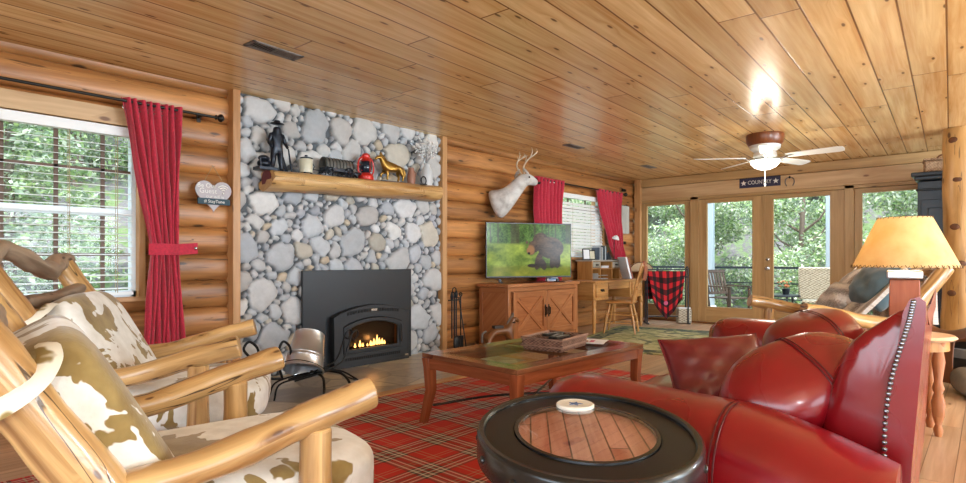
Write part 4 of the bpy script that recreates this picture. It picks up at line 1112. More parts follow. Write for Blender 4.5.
for sx in (-1, 1):
    for sy in (-1, 1):
        m = MB(); cx, cy = sx*(L/2-.03), sy*(Wd/2-.03); rr = []
        for u in (0, .15, .5, .8, 1.0):
            z = (TH-.03)*(1-u); hw = .032-.010*u; off = .022*math.sin(max(0, u-.4)/.6*PI/2)**2-.012*math.sin(u*PI)
            a, b = cx+sx*off, cy+sy*off; rr.append([(a-hw, b-hw, z), (a+hw, b-hw, z), (a+hw, b+hw, z), (a-hw, b+hw, z)])
        m.loft(rr); m.uv = [[(m.v[k][2], m.v[k][0]+m.v[k][1]) for k in f] for f in m.f]; m.build('leg', M['cherry'], t, bevel=.003)
m = MB(); m.tube(smooth([(-L/2+.05, Wd/2-.05, .11), (-.2, .1, .15), (L/2-.05, -Wd/2+.05, .11)]), .008, 8); m.tube(smooth([(-L/2+.05, -Wd/2+.05, .11), (-.2, -.1, .15), (L/2-.05, Wd/2-.05, .11)]), .008, 8); split_parts(m, 'iron_stretcher', M['rodm'], t)
# basket with remotes, magazines
t = thing('wicker_tray', 'square brown wicker tray holding remotes on the coffee table', 'basket', (3.22, 2.22, .462), R(8))
m = MB(); w_, d_ = .40, .30
def wall_ring(h, inset): return [(sx*(w_/2-inset), sy*(d_/2-inset), h) for sx, sy in ((-1, -1), (1, -1), (1, 1), (-1, 1))]
m.loft([wall_ring(0, .01), wall_ring(.03, .004), wall_ring(.078, 0), wall_ring(.08, .015), wall_ring(.012, .02)]); m.build('woven_body', M['wick'], t, bevel=.004)
m = MB()
for hz in (.03, .08): m.tube([(-w_/2, -d_/2, hz), (w_/2, -d_/2, hz), (w_/2, d_/2, hz), (-w_/2, d_/2, hz)], .008, 8, closed=True)
split_parts(m, 'braided_rim', plain('light_rattan', '9a7866', .6, 0, .3, 60), t)
for i, (x, y, rz, ln) in enumerate([(3.20, 2.20, .3, .20), (3.27, 2.27, -.1, .19), (3.16, 2.13, .05, .17)]):
    t = thing('remote_control', ['black remote control lying frontmost in the wicker tray', 'black remote control lying at the back of the wicker tray', 'slim black remote control leaning at the left in the wicker tray'][i], 'remote control', (x, y, .532+.002*i), rz, 'remotes in the wicker tray')
    m = MB(); m.box(0, 0, .01, ln, .045, .018); m.build('case', M['blackp'], t, bevel=.006)
    m = MB()
    for k in range(5): m.ball((-ln*.3+k*.022, 0, .02), (.006, .006, .002), 8, 4)
    split_parts(m, 'button', M['grayc'], t)
for i, (x, y, rz, mat, lb) in enumerate([(3.56, 2.18, .35, 'paper', 'white open magazine lying right of the wicker tray'), (3.62, 2.27, .1, 'bluepaper', 'pale blue magazine under the white one on the coffee table')]):
    t = thing('magazine', lb, 'magazine', (x, y, .462+.008*(1-i)), rz)
    m = MB(); m.sheet(lambda u, v: (-.11+.22*u, -.14+.28*v, .004+.004*math.sin(u*PI)), 8, 2, .004); m.build('pages', M[mat], t)
    m = MB(); m.box(.05, .04, .010, .07, .05, .001); m.box(-.04, -.05, .010, .08, .03, .001); split_parts(m, 'printed_block', M['pink' if i == 0 else 'signb'], t)

# ------------------------------------------------------------------ log chairs
def log_chair(label, loc, rz, width=.67, seed=1, cush=True, cat='chair', name='log_chair', rail='gray_log', ar=.036):
    rs = random.Random(seed); random.seed(seed)
    t = thing(name, label, cat, loc, rz); hw = width/2
    def lg(nm, pts, rad, mat='honey', noise=.05, n=18):
        m = MB(); p = smooth(pts, 5) if len(pts) > 2 else [Vector(pts[0])+(Vector(pts[1])-Vector(pts[0]))*q/6 for q in range(7)]
        if not hasattr(rad, '__len__'): rad = (rad, rad)
        r_ = [rad[0]+(rad[-1]-rad[0])*q/(len(p)-1) for q in range(len(p))]
        r_ = [q*(1+.04*math.sin(i_*1.7+seed)) for i_, q in enumerate(r_)]
        m.tube(p, r_, n, noise); o_ = m.build(nm, M[mat], t, bevel=.006, ang=50); return o_
    for sy in (-1, 1):
        y = sy*hw
        lg('back_post', [(-.86, y, 1.05), (-.68, y, .75), (-.50, y, .44), (-.36, y, .16)], (.048, .062))
        lg('arm', [(-.70, y, .575), (-.4, y, .605), (-.18, y, .662), (.0, y, .705)], (ar, ar+.006))
        lg('front_post', [(-.15, y, .64), (-.15, y, .14)], (.038, .044))
        lg('runner', [(-.72, y, .20), (-.45, y, .085), (-.15, y, .05), (.15, y, .12)], (.045, .045))
    lg('top_rail', [(-.83, -hw-.02, 1.0), (-.86, -hw*.6, 1.085), (-.84, -.05, 1.055), (-.83, hw*.45, 1.0), (-.85, hw*.8, 1.03), (-.84, hw+.03, 1.04)], (.034, .042), rail, .2)
    lg('back_rail', [(-.765, -hw, .89), (-.76, 0, .885), (-.77, hw, .915)], (.028, .032), rail, .1)
    lg('seat_rail', [(-.10, -hw, .33), (-.10, hw, .33)], (.036, .036)); lg('seat_rail', [(-.42, -hw, .30), (-.42, hw, .30)], (.034, .034))
    m = MB(); m.box(-.27, 0, .348, .50, width-.06, .02)
    for sy in (-1, 1): m.box(-.26, sy*(hw-.06), .30, .36, .03, .08)
    m.build('seat_frame', M['trimw'], t, bevel=.004)
    return t
def chair_cushion(chair, label, loc, rz, width=.64, seed=1):
    t = thing('chair_cushion', label, 'cushion', loc, rz); T0 = Matrix.Identity(4)
    w = width
    m = MB(); m.ball((-.28, 0, .455), (.37, w/2, .095), 64, 32, e=.42); m.build('seat_pad', M['hide'], t, ang=80)
    m = MB(); an = math.atan2(.62, -.34)   # leaning back
    m.ball((0, 0, 0), (.262, w/2, .088), 64, 32, M=TR(-.565, 0, .66, ry=-an), e=.42); m.build('back_pad', M['hide'], t, ang=80)
    for sy in (-1, 1):
        m = MB(); y0 = sy*(w/2-.03)
        q = sy*(w/2+.035)
        h_ = width/2+.035
        P = smooth([(-.66, sy*(h_-.15), .865), (-.665, sy*(h_-.08), .88), (-.665, sy*(h_-.01), .86), (-.69, sy*(h_+.045), .825), (-.745, sy*(h_+.064), .79), (-.805, sy*(h_+.03), .775), (-.82, sy*(h_-.02), .785), (-.80, sy*(h_-.06), .82)], 6)
        m.tube(P, .021, 8, flat=.3); m.build('tie_strap', M['tie'], t, ang=60)
    return t
c1 = log_chair('honey log armchair nearest the camera with cowhide cushions', (.955, 1.53, .012), R(-9), .67, 3)
k1_ = chair_cushion(c1, 'brown and white cowhide cushion on the nearest log armchair', (.955, 1.53, .012), R(-9), .60, 5)
c2 = log_chair('honey log armchair by the left window behind the nearest one', (1.21, 2.52, .012), R(-31), .69, 8)
k2_ = chair_cushion(c2, 'brown and white cowhide cushion on the log armchair by the window', (1.21, 2.52, .012), R(-31), .62, 9)
c3 = log_chair('log armchair draped with fur behind the red sofa near the glass doors', (5.42, 1.42, 0), R(128), 1.05, 12, name='log_chair', rail='honey', ar=.055); c3.scale = (1.25, 1, .95)
t = thing('fur_throw', 'grey brown striped fur throw over the back of the log armchair behind the sofa', 'throw', (5.42, 1.42, 0), R(128)); t.scale = (1.25, 1, .93)
m = MB()
def ftf(u, v):
    y = -.42+.78*u+.02*math.sin(v*6)
    if v < .45: k = v/.45; return (-.30-.36*k, y, .50+.48*k+.02*math.sin(u*14))
    if v < .6: k = (v-.45)/.15; return (-.66-.19*k, y, .98+.05*math.sin(k*PI)*.7+.02*math.sin(u*14)+.05*k)
    k = (v-.6)/.4; return (-.90-.02*math.sin(u*9), y, 1.03-.45*k)
m.sheet(ftf, 40, 30, .03, uvscale=(.8, 1.2)); m.build('throw', M['fur'], t, ang=80)
t = thing('fur_pillow', 'grey fur pillow on the log armchair behind the sofa', 'pillow', (5.42, 1.42, .0), R(128)); t.scale = (1.25, 1, .93)
m = MB(); m.pillow(.46, .46, .16, TR(-.47, -.12, .72, ry=R(-118), rz=0), 18, .004); m.build('cover', M['fur'], t, ang=80)
t = thing('velvet_pillow', 'blue grey velvet pillow on top of the fur throw behind the sofa', 'pillow', (5.42, 1.42, .0), R(128)); t.scale = (1.25, 1, .93)
m = MB(); m.pillow(.44, .40, .20, TR(-.62, .14, .90, ry=R(-115), rx=R(12)), 18, .004); m.build('cover', M['denim'], t, ang=80)

# ------------------------------------------------------------------ drum table
t = thing('drum_table', 'oval black studded drum table with glass inset in the foreground', 'table', (1.244, .765, .012), R(37.2)); t.scale = (1.264, .923, 1); DH = .628; r = .298
m = MB(); m.lathe([(r*.66, DH-.03), (r*.66, DH-.014), (r*.665, DH-.012), (r*.93, DH-.012)], 72, caps=False); m.build('leather_top', M['drum'], t)
m = MB(); m.lathe([(r*.92, DH-.03), (r*.925, DH-.006), (r*.94, DH-.001), (r*.975, DH), (r*.995, DH-.005), (r, DH-.012), (r*1.0, DH-.066), (r*.985, DH-.072), (r*.95, DH-.07), (r*.92, DH-.03)], 72, caps=False); m.build('metal_rim', M['drumrim'], t)
m = MB(); m.lathe([(r*.615, DH-.018), (r*.62, DH-.008), (r*.655, DH-.008), (r*.66, DH-.018)], 72, caps=False); m.build('inset_ring', M['drumrim'], t)
m = MB(); m.lathe([(0, DH-.014), (r*.62, DH-.014), (r*.62, DH-.009), (0, DH-.009)], 64); m.build('glass_inset', glass('drum_glass', (.98, .99, .98, 1), 1.3), t)
m = MB(); m.prism([(r*.64*math.cos(2*PI*k/48), r*.64*math.sin(2*PI*k/48)) for k in range(48)], .0115, TR(0, 0, DH-.034)); m.build('wood_disc', wood('red_inlay_wood', 'a85a4c', 'dcaa9c', '2c0e08', .3, (2, 20), 0, plank=(.05, .6), gap=.06), t)
rv = MB(); rv.ball((0, 0, 0), (.010, .010, .006), 10, 6)
for k in range(14):
    a = 2*PI*k/14+.2; m = MB(); m.ball((0, 0, 0), (.0095, .0095, .006), 12, 6, M=TR(r*1.0*math.cos(a), r*1.0*math.sin(a), DH-.040, ry=PI/2, rz=a)); m.build('rivet', M['drumrim'], t)
m = MB(); m.lathe([(0, 0), (.20, 0), (.21, .03), (.19, .06), (.21, .3), (.19, DH-.07), (.20, DH-.035), (0, DH-.035)], 40); m.build('barrel_base', M['darkoak'], t)
t = thing('coaster', 'white round coaster with a blue star on the drum table', 'coaster', (1.505, 1.0, .012+DH-.012))
t.location = (1.415, .905, .012+DH-.012)
m = MB(); m.lathe([(0, 0), (.051, 0), (.055, .004), (.055, .010), (.051, .013), (.045, .011), (0, .011)], 40); m.build('disc', M['ceramic'], t)
st = [((.022 if k % 2 == 0 else .009)*math.sin(k*PI/5), (.022 if k % 2 == 0 else .009)*math.cos(k*PI/5)) for k in range(10)]
m = MB(); m.prism(st, .0012, TR(0, 0, .011)); m.build('star', M['starb'], t)

# ------------------------------------------------------------------ sofa
SO = (1.95, .13); SA = R(2.6)
t = thing('leather_sofa', 'red leather sofa with nailhead trim and rolled arms in the right foreground', 'sofa', (SO[0], SO[1], 0), SA)
SL = 2.20
def rollarm(u_back, u_front, v0, v1, hw, ztop, nm, flip=1, drop=.09):
    rings = []; n = 28; K = 18
    for i in range(K+1):
        q = i/K; v = v0+(v1-v0)*q; uc = u_back+(u_front-u_back)*q
        sc_ = 1.0; k = 0
        if q > .86: k = (q-.86)/.14; sc_ = max(.04, math.sqrt(max(0, 1-k*k)))
        zt = ztop-drop*max(0, 1-q/.35)**1.5
        ring = []
        for j in range(n):
            a = 2*PI*j/n; x = math.cos(a); z = math.sin(a)
            rx = hw*(1.0 if z > -.1 else .88)
            px = uc+rx*math.copysign(abs(x)**.8, x)*(.35+.65*sc_)
            pz = (zt-hw*.85)+hw*.85*math.copysign(abs(z)**.9, z)*(.55+.45*sc_) if z > 0 else (zt-hw*.85)*(1-abs(z)**.35)+.06
            ring.append((px, v, pz))
        rings.append(ring)
    m = MB(); m.loft(rings); return m.build(nm, M['leather'], t, ang=70)
rollarm(-.20, -.03, .05, 1.16, .205, .625, 'arm')
rollarm(SL-.19, SL-.15, .05, 1.20, .19, .675, 'arm')
# arm seam
for (ua, ub) in ((-.20, -.07),):
    for dv in (0, .014):
        m = MB(); m.tube([(ua+.04+.21*math.cos(a), .45+dv-.14*math.cos(a)*0, .455+.172*math.sin(a)) for a in [R(-20+220*k/16) for k in range(17)]], .0028, 6); m.build('arm_seam', M['piping'], t)
# back: frame + padding
def backring(u, mode):
    zt = .955-.10*min(1, max(0, (u-.02)/.5))**.8-.05*u/SL
    if mode == 'frame':
        P = [(.05, .08), (.03, .5), (.0, .9), (.0, zt-.01), (.015, zt+.004), (.035, zt-.004), (.05, zt-.04), (.075, .72), (.10, .5), (.11, .08)]
    else:
        P = [(.06, .2), (.045, .7), (.022, zt-.05), (.026, zt-.010), (.06, zt-.018), (.13, zt-.075), (.185, zt-.11), (.23, zt-.20), (.26, .62), (.29, .45), (.30, .2)]
    return [(u, y, z) for y, z in P]
m = MB(); m.loft([backring(u, 'frame') for u in [0, .02]+list(np.linspace(.08, SL-.08, 20))+[SL-.02, SL]]); m.build('back_frame', M['leather'], t, ang=60)
rings = []
for q in [0, .02, .06, .14]+list(np.linspace(.25, SL-.25, 16))+[SL-.14, SL-.06, SL-.02, SL]:
    g = backring(q, 'pad'); e = min(q, SL-q); k = math.sqrt(min(1, e/.10)) if e < .10 else 1
    cy = .03; rings.append([(u+.012, cy+(y-cy)*(.78+.22*k), .45+(z-.45)*(.955+.045*k)) for (u, y, z) in g])
m = MB(); m.loft(rings); m.build('back_padding', M['leather'], t, sub=1, ang=80)
nl = [(.052, .50), (.052, .56), (.053, .62), (.055, .68), (.052, .72), (.045, .77), (.036, .83), (.03, .88), (.026, .925), (.02, .95)]
m = MB()
P = smooth([(-.004, y+.030, z) for y, z in [(.062, .49), (.060, .60), (.050, .70), (.034, .78), (.016, .85), (.004, .90), (-.004, .945)]], 6)
for p in P: m.ball(p, (.005, .007, .007), 8, 6)
split_parts(m, 'nailhead', M['nail'], t)
m = MB(); m.box(SL/2-.02, .60, .24, SL-.5, 1.0, .26); m.build('seat_base', M['leather'], t, bevel=.03)
for i in range(2):
    m = MB(); w_ = (SL-.62)/2; m.pillow(w_, .86, .18, TR(.17+w_*(i+.5), .70, .405), 20, .002, p=8, pinch=.0); m.build('seat_cushion', M['leather'], t, ang=80)
m = MB()
for (x, y) in ((0.02, .12), (SL-.1, .12), (0.05, 1.0), (SL-.1, 1.0)): m.lathe([(0, 0), (.03, 0), (.04, .05), (.03, .12), (0, .12)], 14, c=(x, y, 0))
m.build('feet', M['darkoak'], t)
def cush(label, mat, loc, dims, rot, seed, p=3.0, wr=.006, pinch=.05, ball=None):
    t = thing('sofa_cushion', label, 'cushion', loc, 0, 'loose leather cushions on the sofa'); t.rotation_euler = rot
    if ball:
        m = MB(); m.ball((0, 0, 0), ball, 48, 28, e=.80)
        m.v = [(x*(1+.03*math.sin(y*30+z*20)), y*(1+.035*math.sin(x*22+seed)), z*(1+.05*math.sin(x*16+seed)*math.cos(y*19))) for x, y, z in m.v]
        m.build('cover', M[mat], t, ang=80)
        for dx in (-.006, .006):
            m = MB(); a_, b_ = ball[1]*1.012, ball[2]*1.012; cs = lambda q: math.copysign(abs(q)**.8, q)
            m.tube([(.04+dx, a_*cs(math.cos(q)), b_*cs(math.sin(q))) for q in [2*PI*k/40 for k in range(40)]], .0022, 5, closed=True); m.build('seam', M['piping'], t)
        return t
    m = MB(); m.pillow(dims[0], dims[1], dims[2], None, 34, wr, p, pinch, seed); m.build('cover', M[mat], t, ang=80)
    m = MB(); W_, H_ = dims[0]/2, dims[1]/2; pts = []
    for k in range(48):
        q = k/12; sgm = int(q); f = q-sgm; c_ = [(-1, -1), (1, -1), (1, 1), (-1, 1)]; a, b = c_[sgm % 4], c_[(sgm+1) % 4]
        u = a[0]+(b[0]-a[0])*f; v = a[1]+(b[1]-a[1])*f
        pts.append((W_*u*(1-pinch*(1-v*v)*abs(u)), H_*v*(1-pinch*(1-u*u)*abs(v)), 0))
    m.tube(pts, .005, 6, closed=True); m.build('piping', M[mat], t)
    return t
def eul(zdir, xdir):
    """pillow plane normal zdir, width along xdir"""
    z = Vector(zdir).normalized(); x = Vector(xdir); x = (x-z*x.dot(z)).normalized(); y = z.cross(x)
    return Matrix((x, y, z)).transposed().to_euler()
cush('large puffy red leather back cushion flopped over near arm of sofa', 'leather', (2.10, .48, .645), None, eul((-.55, -.05, .8), (.60, -.62, .30)), 3, ball=(.245, .165, .12))
cush('red leather back cushion leaning behind the front one on the sofa', 'leather3', (2.90, .60, .685), None, eul((-.3, .2, .9), (.62, -.62, .05)), 4, ball=(.20, .18, .135))
cush('square crimson leather throw pillow with zip standing on sofa seat', 'leather2', (2.41, .84, .585), (.42, .36, .15), eul((-.62, -.45, .62), (.60, -.78, .10)), 5, 3, .005, .07)

# ------------------------------------------------------------------ side table + lamp
t = thing('side_table', 'round pale-topped side table with turned legs behind the sofa', 'table', (4.12, -.02, 0)); TZ = .60
t.location = (4.44, .36, 0)
m = MB(); m.lathe([(0, TZ-.028), (.205, TZ-.028), (.22, TZ-.015), (.205, TZ), (0, TZ)], 48); m.build('top', M['tan'], t)
for k in range(4):
    a = R(45+90*k+14); m = MB(); m.lathe([(0, 0), (.018, 0), (.026, .04), (.016, .07), (.030, .12), (.036, .2), (.022, .26), (.032, .29), (.02, .33), (.034, .45), (.024, .52), (.036, .56), (.036, TZ-.028), (0, TZ-.028)], 16, c=(.15*math.cos(a), .15*math.sin(a), 0)); m.build('leg', M['stand'], t)
m = MB(); m.lathe([(.13, TZ-.09), (.18, TZ-.09), (.18, TZ-.028), (.13, TZ-.028)], 32, caps=False); m.build('apron', M['oak'], t)
LP = (3.86, .24)
t = thing('table_lamp', 'table lamp with laced parchment shade and rust wooden block base', 'lamp', (4.41, .40, TZ-.0), R(6))
m = MB(); rr = []
for z, hw_ in ((0, .08), (.01, .082), (.33, .076), (.34, .073)): rr.append([(-hw_, -hw_, z), (hw_, -hw_, z), (hw_, hw_, z), (-hw_, hw_, z)])
m.loft(rr); m.uv = [[(m.v[k][2], m.v[k][0]+m.v[k][1]) for k in f] for f in m.f]; m.build('wood_block', M['redwood'], t, bevel=.005)
m = MB(); m.box(0, 0, .370, .20, .18, .05); m.build('metal_collar', M['silver'], t, bevel=.008)
m = MB(); m.box(-.0, -.104, .356, .15, .008, .014); m.build('collar_slot', M['rodm'], t)
m = MB(); m.tube([(0, 0, .37), (0, 0, .43)], .018, 12); m.lathe([(0, .42), (.05, .425), (.05, .435), (0, .44)], 16); m.build('neck', M['white'], t)
z0, z1, r0, r1 = .415, .725, .278, .140
m = MB(); m.lathe([(r0, z0), (r1, z1), (r1-.003, z1), (r0-.003, z0)], 56, caps=False); m.build('lamp_shade', M['shade'], t, merge=False)
m = MB()
for k in range(48):
    a = 2*PI*k/48; m.tube([((r0+.003)*math.cos(a), (r0+.003)*math.sin(a), z0+.014), ((r0+.004)*math.cos(a+.04), (r0+.004)*math.sin(a+.04), z0-.004), ((r0-.004)*math.cos(a+.08), (r0-.004)*math.sin(a+.08), z0+.010)], .0022, 5)
m.build('bottom_lacing', M['stitch'], t); m = MB()
for k in range(30):
    a = 2*PI*k/30; m.tube([((r1+.003)*math.cos(a), (r1+.003)*math.sin(a), z1-.012), ((r1+.003)*math.cos(a+.06), (r1+.003)*math.sin(a+.06), z1+.004), ((r1-.003)*math.cos(a+.12), (r1-.003)*math.sin(a+.12), z1-.01)], .002, 5)
m.build('top_lacing', M['stitch'], t)
m = MB(); a0 = R(-70)
for da in (0, R(3.2)): m.tube([((r0+.003)*math.cos(a0+da), (r0+.003)*math.sin(a0+da), z0), ((r1+.003)*math.cos(a0+da*2), (r1+.003)*math.sin(a0+da*2), z1)], .003, 6)
m.build('side_seam', M['stitch'], t)
m = MB(); m.ball((0, 0, .50), (.032, .032, .045)); m.build('bulb', emit('lamp_bulb', (1, .78, .5, 1), 10), t)
LAMPW = t.matrix_basis @ Vector((0, 0, .54))

# ------------------------------------------------------------------ saddle + stand, dark cabinet, log post
t = thing('western_saddle', 'brown leather western saddle resting low by the log post', 'saddle', (6.15, .27, 0), R(60))
m = MB()
def sd(u, v):
    a = (v-.5)*2.3; x = -.30+.6*u; rr = .17+.02*math.cos(u*6); zz = .34+.07*(2*u-1)**2
    return (x, rr*math.sin(a), zz+rr*math.cos(a)-.02)
m.sheet(sd, 20, 20, .025); m.build('seat', M['saddle'], t, ang=70)
m = MB(); m.tube([(.24, 0, .52), (.27, 0, .60), (.28, 0, .63)], [.03, .02, .028], 10); m.ball((.28, 0, .64), (.035, .035, .014)); m.tube(smooth([(-.28, -.17, .50), (-.31, 0, .60), (-.28, .17, .50)]), .022, 8); split_parts(m, 'horn_and_cantle', M['saddled'], t)
for sy in (-1, 1):
    m = MB(); m.sheet(lambda u, v: (-.16+.3*u, sy*(.17+.02*math.sin(v*3)), .40-.34*v), 6, 8, .012); m.build('fender', M['saddle'] if sy > 0 else M['saddled'], t)
    m = MB(); m.tube([(0, sy*.19, .12), (-.06, sy*.19, .03), (.06, sy*.19, .03)], .012, 8, closed=True); m.build('stirrup', M['saddled'], t)
m = MB(); m.box(0, 0, .29, .5, .07, .07)
for sx in (-1, 1):
    for sy in (-1, 1): m.tube([(sx*.2, sy*.02, .28), (sx*.22, sy*.12, .0)], .02, 8)
m.build('stand', M['felt'], t)
t = thing('canvas_bag', 'grey canvas bag with dark straps slumped on floor below the saddle', 'bag', (5.80, .02, 0), R(15))
m = MB(); m.ball((0, 0, .11), (.30, .2, .11), 24, 12, e=.7); m.build('body', M['felt'], t, ang=70)
m = MB()
for o_ in (-.1, .1): m.tube(smooth([(o_, -.2, .06), (o_, -.16, .17), (o_*1.3, 0, .235), (o_, .16, .17)]), .014, 8, flat=.5)
m.tube(smooth([(-.2, -.2, .03), (0, -.26, .03), (.22, -.18, .03), (.28, 0, .08)]), .012, 8); m.build('straps', M['saddled'], t)
t = thing('blue_armoire', 'tall blue-black painted cabinet with cornice in the far right corner', 'cabinet', (9.02, .16, 0)); cw, cd, ch = .84, .80, 2.10
cw, cd = .90, .98
m = MB(); m.box(0, 0, 1.0, cw, cd, 2.0); m.box(0, 0, .06, cw+.04, cd+.04, .12); m.build('carcass', M['bluegrey'], t, bevel=.006)
m = MB(); m.box(0, 0, 1.90, cw+.03, cd+.03, .03); m.box(0, 0, 2.04, cw+.06, cd+.06, .05); m.box(0, 0, 2.085, cw+.12, cd+.12, .05); m.build('cornice', M['bluegrey'], t, bevel=.012)
for i in (0, 1): m = MB(); m.box(-cw/2-.008, -.24+.48*i, .98, .016, .44, 1.6); m.box(-cw/2-.018, -.24+.48*i, .98, .012, .30, 1.4); d_ = m.build('door', M['bluegrey'], t, bevel=.006); m = MB(); m.ball((-cw/2-.035, -.04+.08*i, 1.0), .015); m.build('knob', M['steel'], d_)
t = thing('picnic_basket', 'woven picnic basket on top of the blue-black cabinet', 'basket', (8.85, .40, 2.11), R(6))
m = MB(); m.box(0, 0, .075, .32, .42, .15); m.build('woven_body', M['wick2'], t, bevel=.02); m = MB(); m.box(0, 0, .165, .34, .44, .025); m.build('lid', M['wick2'], t, bevel=.008)
m = MB(); m.tube(smooth([(-.175, -.09, .17), (-.19, -.05, .20), (-.19, .05, .20), (-.175, .09, .17)]), .010, 8); m.build('handle', M['saddle'], t)
t = thing('log_post', 'floor to ceiling peeled log post with knots at the right edge', 'post', (8.12, .225, 0))
m = MB(); pts = [(.008*math.sin(z*2), .008*math.cos(z*1.7), z) for z in np.linspace(0, H-.002, 26)]; m.tube(pts, [.175*(1+.03*math.sin(z*4)) for z in np.linspace(0, H, 26)], 28, .03); m.build('trunk', M['post'], t, ang=60)
m = MB(); rs = random.Random(9)
for k, (an, z) in enumerate([(155, 2.36), (168, 1.93), (160, 1.42), (178, 1.02), (150, .7), (200, 2.1), (215, 1.2)]):
    a = R(an); m.ball((0, 0, 0), (.012, .045, .035), 12, 8, M=TR(.172*math.cos(a), .172*math.sin(a), z, rz=a))
split_parts(m, 'knot', plain('knot_wood', '5a351c', .6, 0, .4, 20), t)

# ------------------------------------------------------------------ ceiling fan, sign, horseshoe, vents
FC = (7.02, 1.93)
t = thing('ceiling_fan', 'white five-blade ceiling fan with lit glass bowl', 'ceiling fan', (FC[0], FC[1], H))
m = MB(); m.lathe([(0, 0), (.20, 0), (.205, -.02), (.19, -.10), (.17, -.125), (0, -.125)], 40); m.build('walnut_housing', M['fanb'], t)
m = MB(); m.lathe([(0, -.12), (.165, -.12), (.16, -.16), (.12, -.19), (.10, -.2), (.12, -.21), (.125, -.25), (.08, -.27), (.12, -.29), (.14, -.30), (0, -.305)], 40); m.build('motor', M['fanw'], t)
m = MB(); m.lathe([(.155, -.30), (.15, -.33), (.115, -.37), (.06, -.395), (0, -.40)], 36, caps=False); m.build('glass_bowl', emit('fan_bowl_glow', (1, .93, .80, 1), 5.0), t)
m = MB()
for k in range(36): m.ball((0, 0, -.405-k*.0045), .003, 5, 3)
m.ball((0, 0, -.58), (.010, .010, .018)); m.build('pull_chain', M['fanw'], t)
for k in range(5):
    a = R(-92+72*k)
    T_ = TR(0, 0, -.265, rz=a)
    b = MB(); pl = [(.22, -.045), (.30, -.06), (.73, -.072), (.78, -.055), (.79, 0), (.78, .055), (.73, .072), (.30, .06), (.22, .045)]
    b.prism(pl, .008, T_ @ TR(0, 0, 0, rx=R(-13))); bl = b.build('blade', M['fanw'], t, bevel=.002)
    ir = MB(); ir.tube([(.09, 0, -.01), (.16, 0, -.025), (.24, 0, -.004)], .012, 8, M=T_); ir.box(.25, 0, -.003, .09, .05, .006, M=T_ @ TR(0, 0, 0, rx=R(12))); ir.build('blade_iron', M['steel'], bl)
SGY = 2.69
t = thing('wall_sign', 'navy hanging sign with two white stars above the glass doors', 'sign', (WX-.05, SGY, 2.28), R(-90))
# local x -> world -y ; text faces -x world
m = MB(); m.box(0, 0, 0, .60, .012, .15); m.build('panel', M['signb'], t, bevel=.002)
m = MB(); m.tube([(-.35, .0, .085), (.35, .0, .085)], .009, 8); m.build('rod', M['rodm'], t)
text('lettering', 'COUNTRY', .085, M['signw'], t, TR(.0, -.0065, 0, rx=PI/2), .001, sx=.85)
for sx in (-1, 1):
    st = [((.045 if k % 2 == 0 else .019)*math.sin(k*PI/5), (.045 if k % 2 == 0 else .019)*math.cos(k*PI/5)) for k in range(10)]
    m = MB(); m.prism(st, .003, TR(sx*.235, -.006, 0, rx=PI/2)); m.build('star', M['signw'], t)
m = MB(); m.tube([(-.3, .01, .085), (0, .012, .13), (.3, .01, .085)], .003, 6); m.build('hanging_cord', M['rope'], t)
t = thing('horseshoe', 'rusty iron horseshoe hung beside the navy sign', 'horseshoe', (WX-.045, 2.265, 2.255), R(-90))
m = MB(); m.tube(smooth([(-.04, 0, -.07), (-.062, 0, -.02), (-.052, 0, .035), (0, 0, .065), (.052, 0, .035), (.062, 0, -.02), (.04, 0, -.07)]), .010, 8, flat=.7); m.build('shoe', M['rust'], t)
m = MB(); m.ball((0, -.005, .06), (.016, .012, .02)); m.build('nail', M['black'], t)
def vent(label, x, y, w, d, rz):
    t = thing('ceiling_vent', label, 'vent', (x, y, H), rz, 'ceiling registers')
    f = MB()
    for s_ in (-1, 1): f.box(s_*(w/2-.012), 0, -.004, .024, d, .008); f.box(0, s_*(d/2-.012), -.004, w, .024, .008)
    f.box(0, 0, -.003, .02, d, .006)
    f.build('frame', M['rust'], t); b = MB(); b.box(0, 0, -.001, w-.04, d-.04, .002); b.build('duct_opening', M['dark'], t)
    l = MB(); n = int(w/.02)
    for k in range(n): l.box(-w/2+.02+k*(w-.04)/n, 0, -.005, .003, d-.045, .008, ry=.5 if k < n/2 else -.7)
    split_parts(l, 'louvre', M['rust'], t)
vent('metal ceiling register near the stone chimney', 1.94, 3.66, .38, .13, R(4)); vent('small dark ceiling register above the desk curtains', 6.1, 3.92, .34, .12, 0); vent('small ceiling register near the far corner', 8.2, 3.92, .34, .12, 0)

# ------------------------------------------------------------------ desk, hutch, chair and things on it
DX0, DX1, DY0, DY1, DT = 7.02, 8.55, 4.16, 4.72, .76
t = thing('writing_desk', 'oak writing desk with drawers and grey hutch under the window', 'desk', ((DX0+DX1)/2, (DY0+DY1)/2, 0)); w = DX1-DX0; dp = DY1-DY0
m = MB(); m.box(0, 0, DT-.015, w+.06, dp+.04, .03); m.build('top', M['oak'], t, bevel=.006)
m = MB(); m.box(-w/2+.22, 0, .61, .42, dp-.06, .26); m.box(w/2-.22, 0, .61, .42, dp-.06, .26); m.box(0, .02, .68, w-.5, dp-.1, .12); m.build('carcass', M['oak'], t, bevel=.003)
for sx in (-1, 1):
    d = MB(); d.box(sx*(w/2-.22), -dp/2+.02, .62, .32, .02, .19); d_ = d.build('drawer', M['oak'], t, bevel=.005)
    h = MB(); h.tube([(sx*(w/2-.22)-.04, -dp/2+.008, .62), (sx*(w/2-.22)-.035, -dp/2-.01, .61), (sx*(w/2-.22)+.035, -dp/2-.01, .61), (sx*(w/2-.22)+.04, -dp/2+.008, .62)], .006, 6); h.box(sx*(w/2-.22), -dp/2+.008, .625, .10, .004, .03); h.build('drawer_pull', M['black'], d_)
d = MB(); d.box(0, -dp/2+.04, .68, w-.9, .02, .09); d.build('drawer', M['oak'], t, bevel=.004)
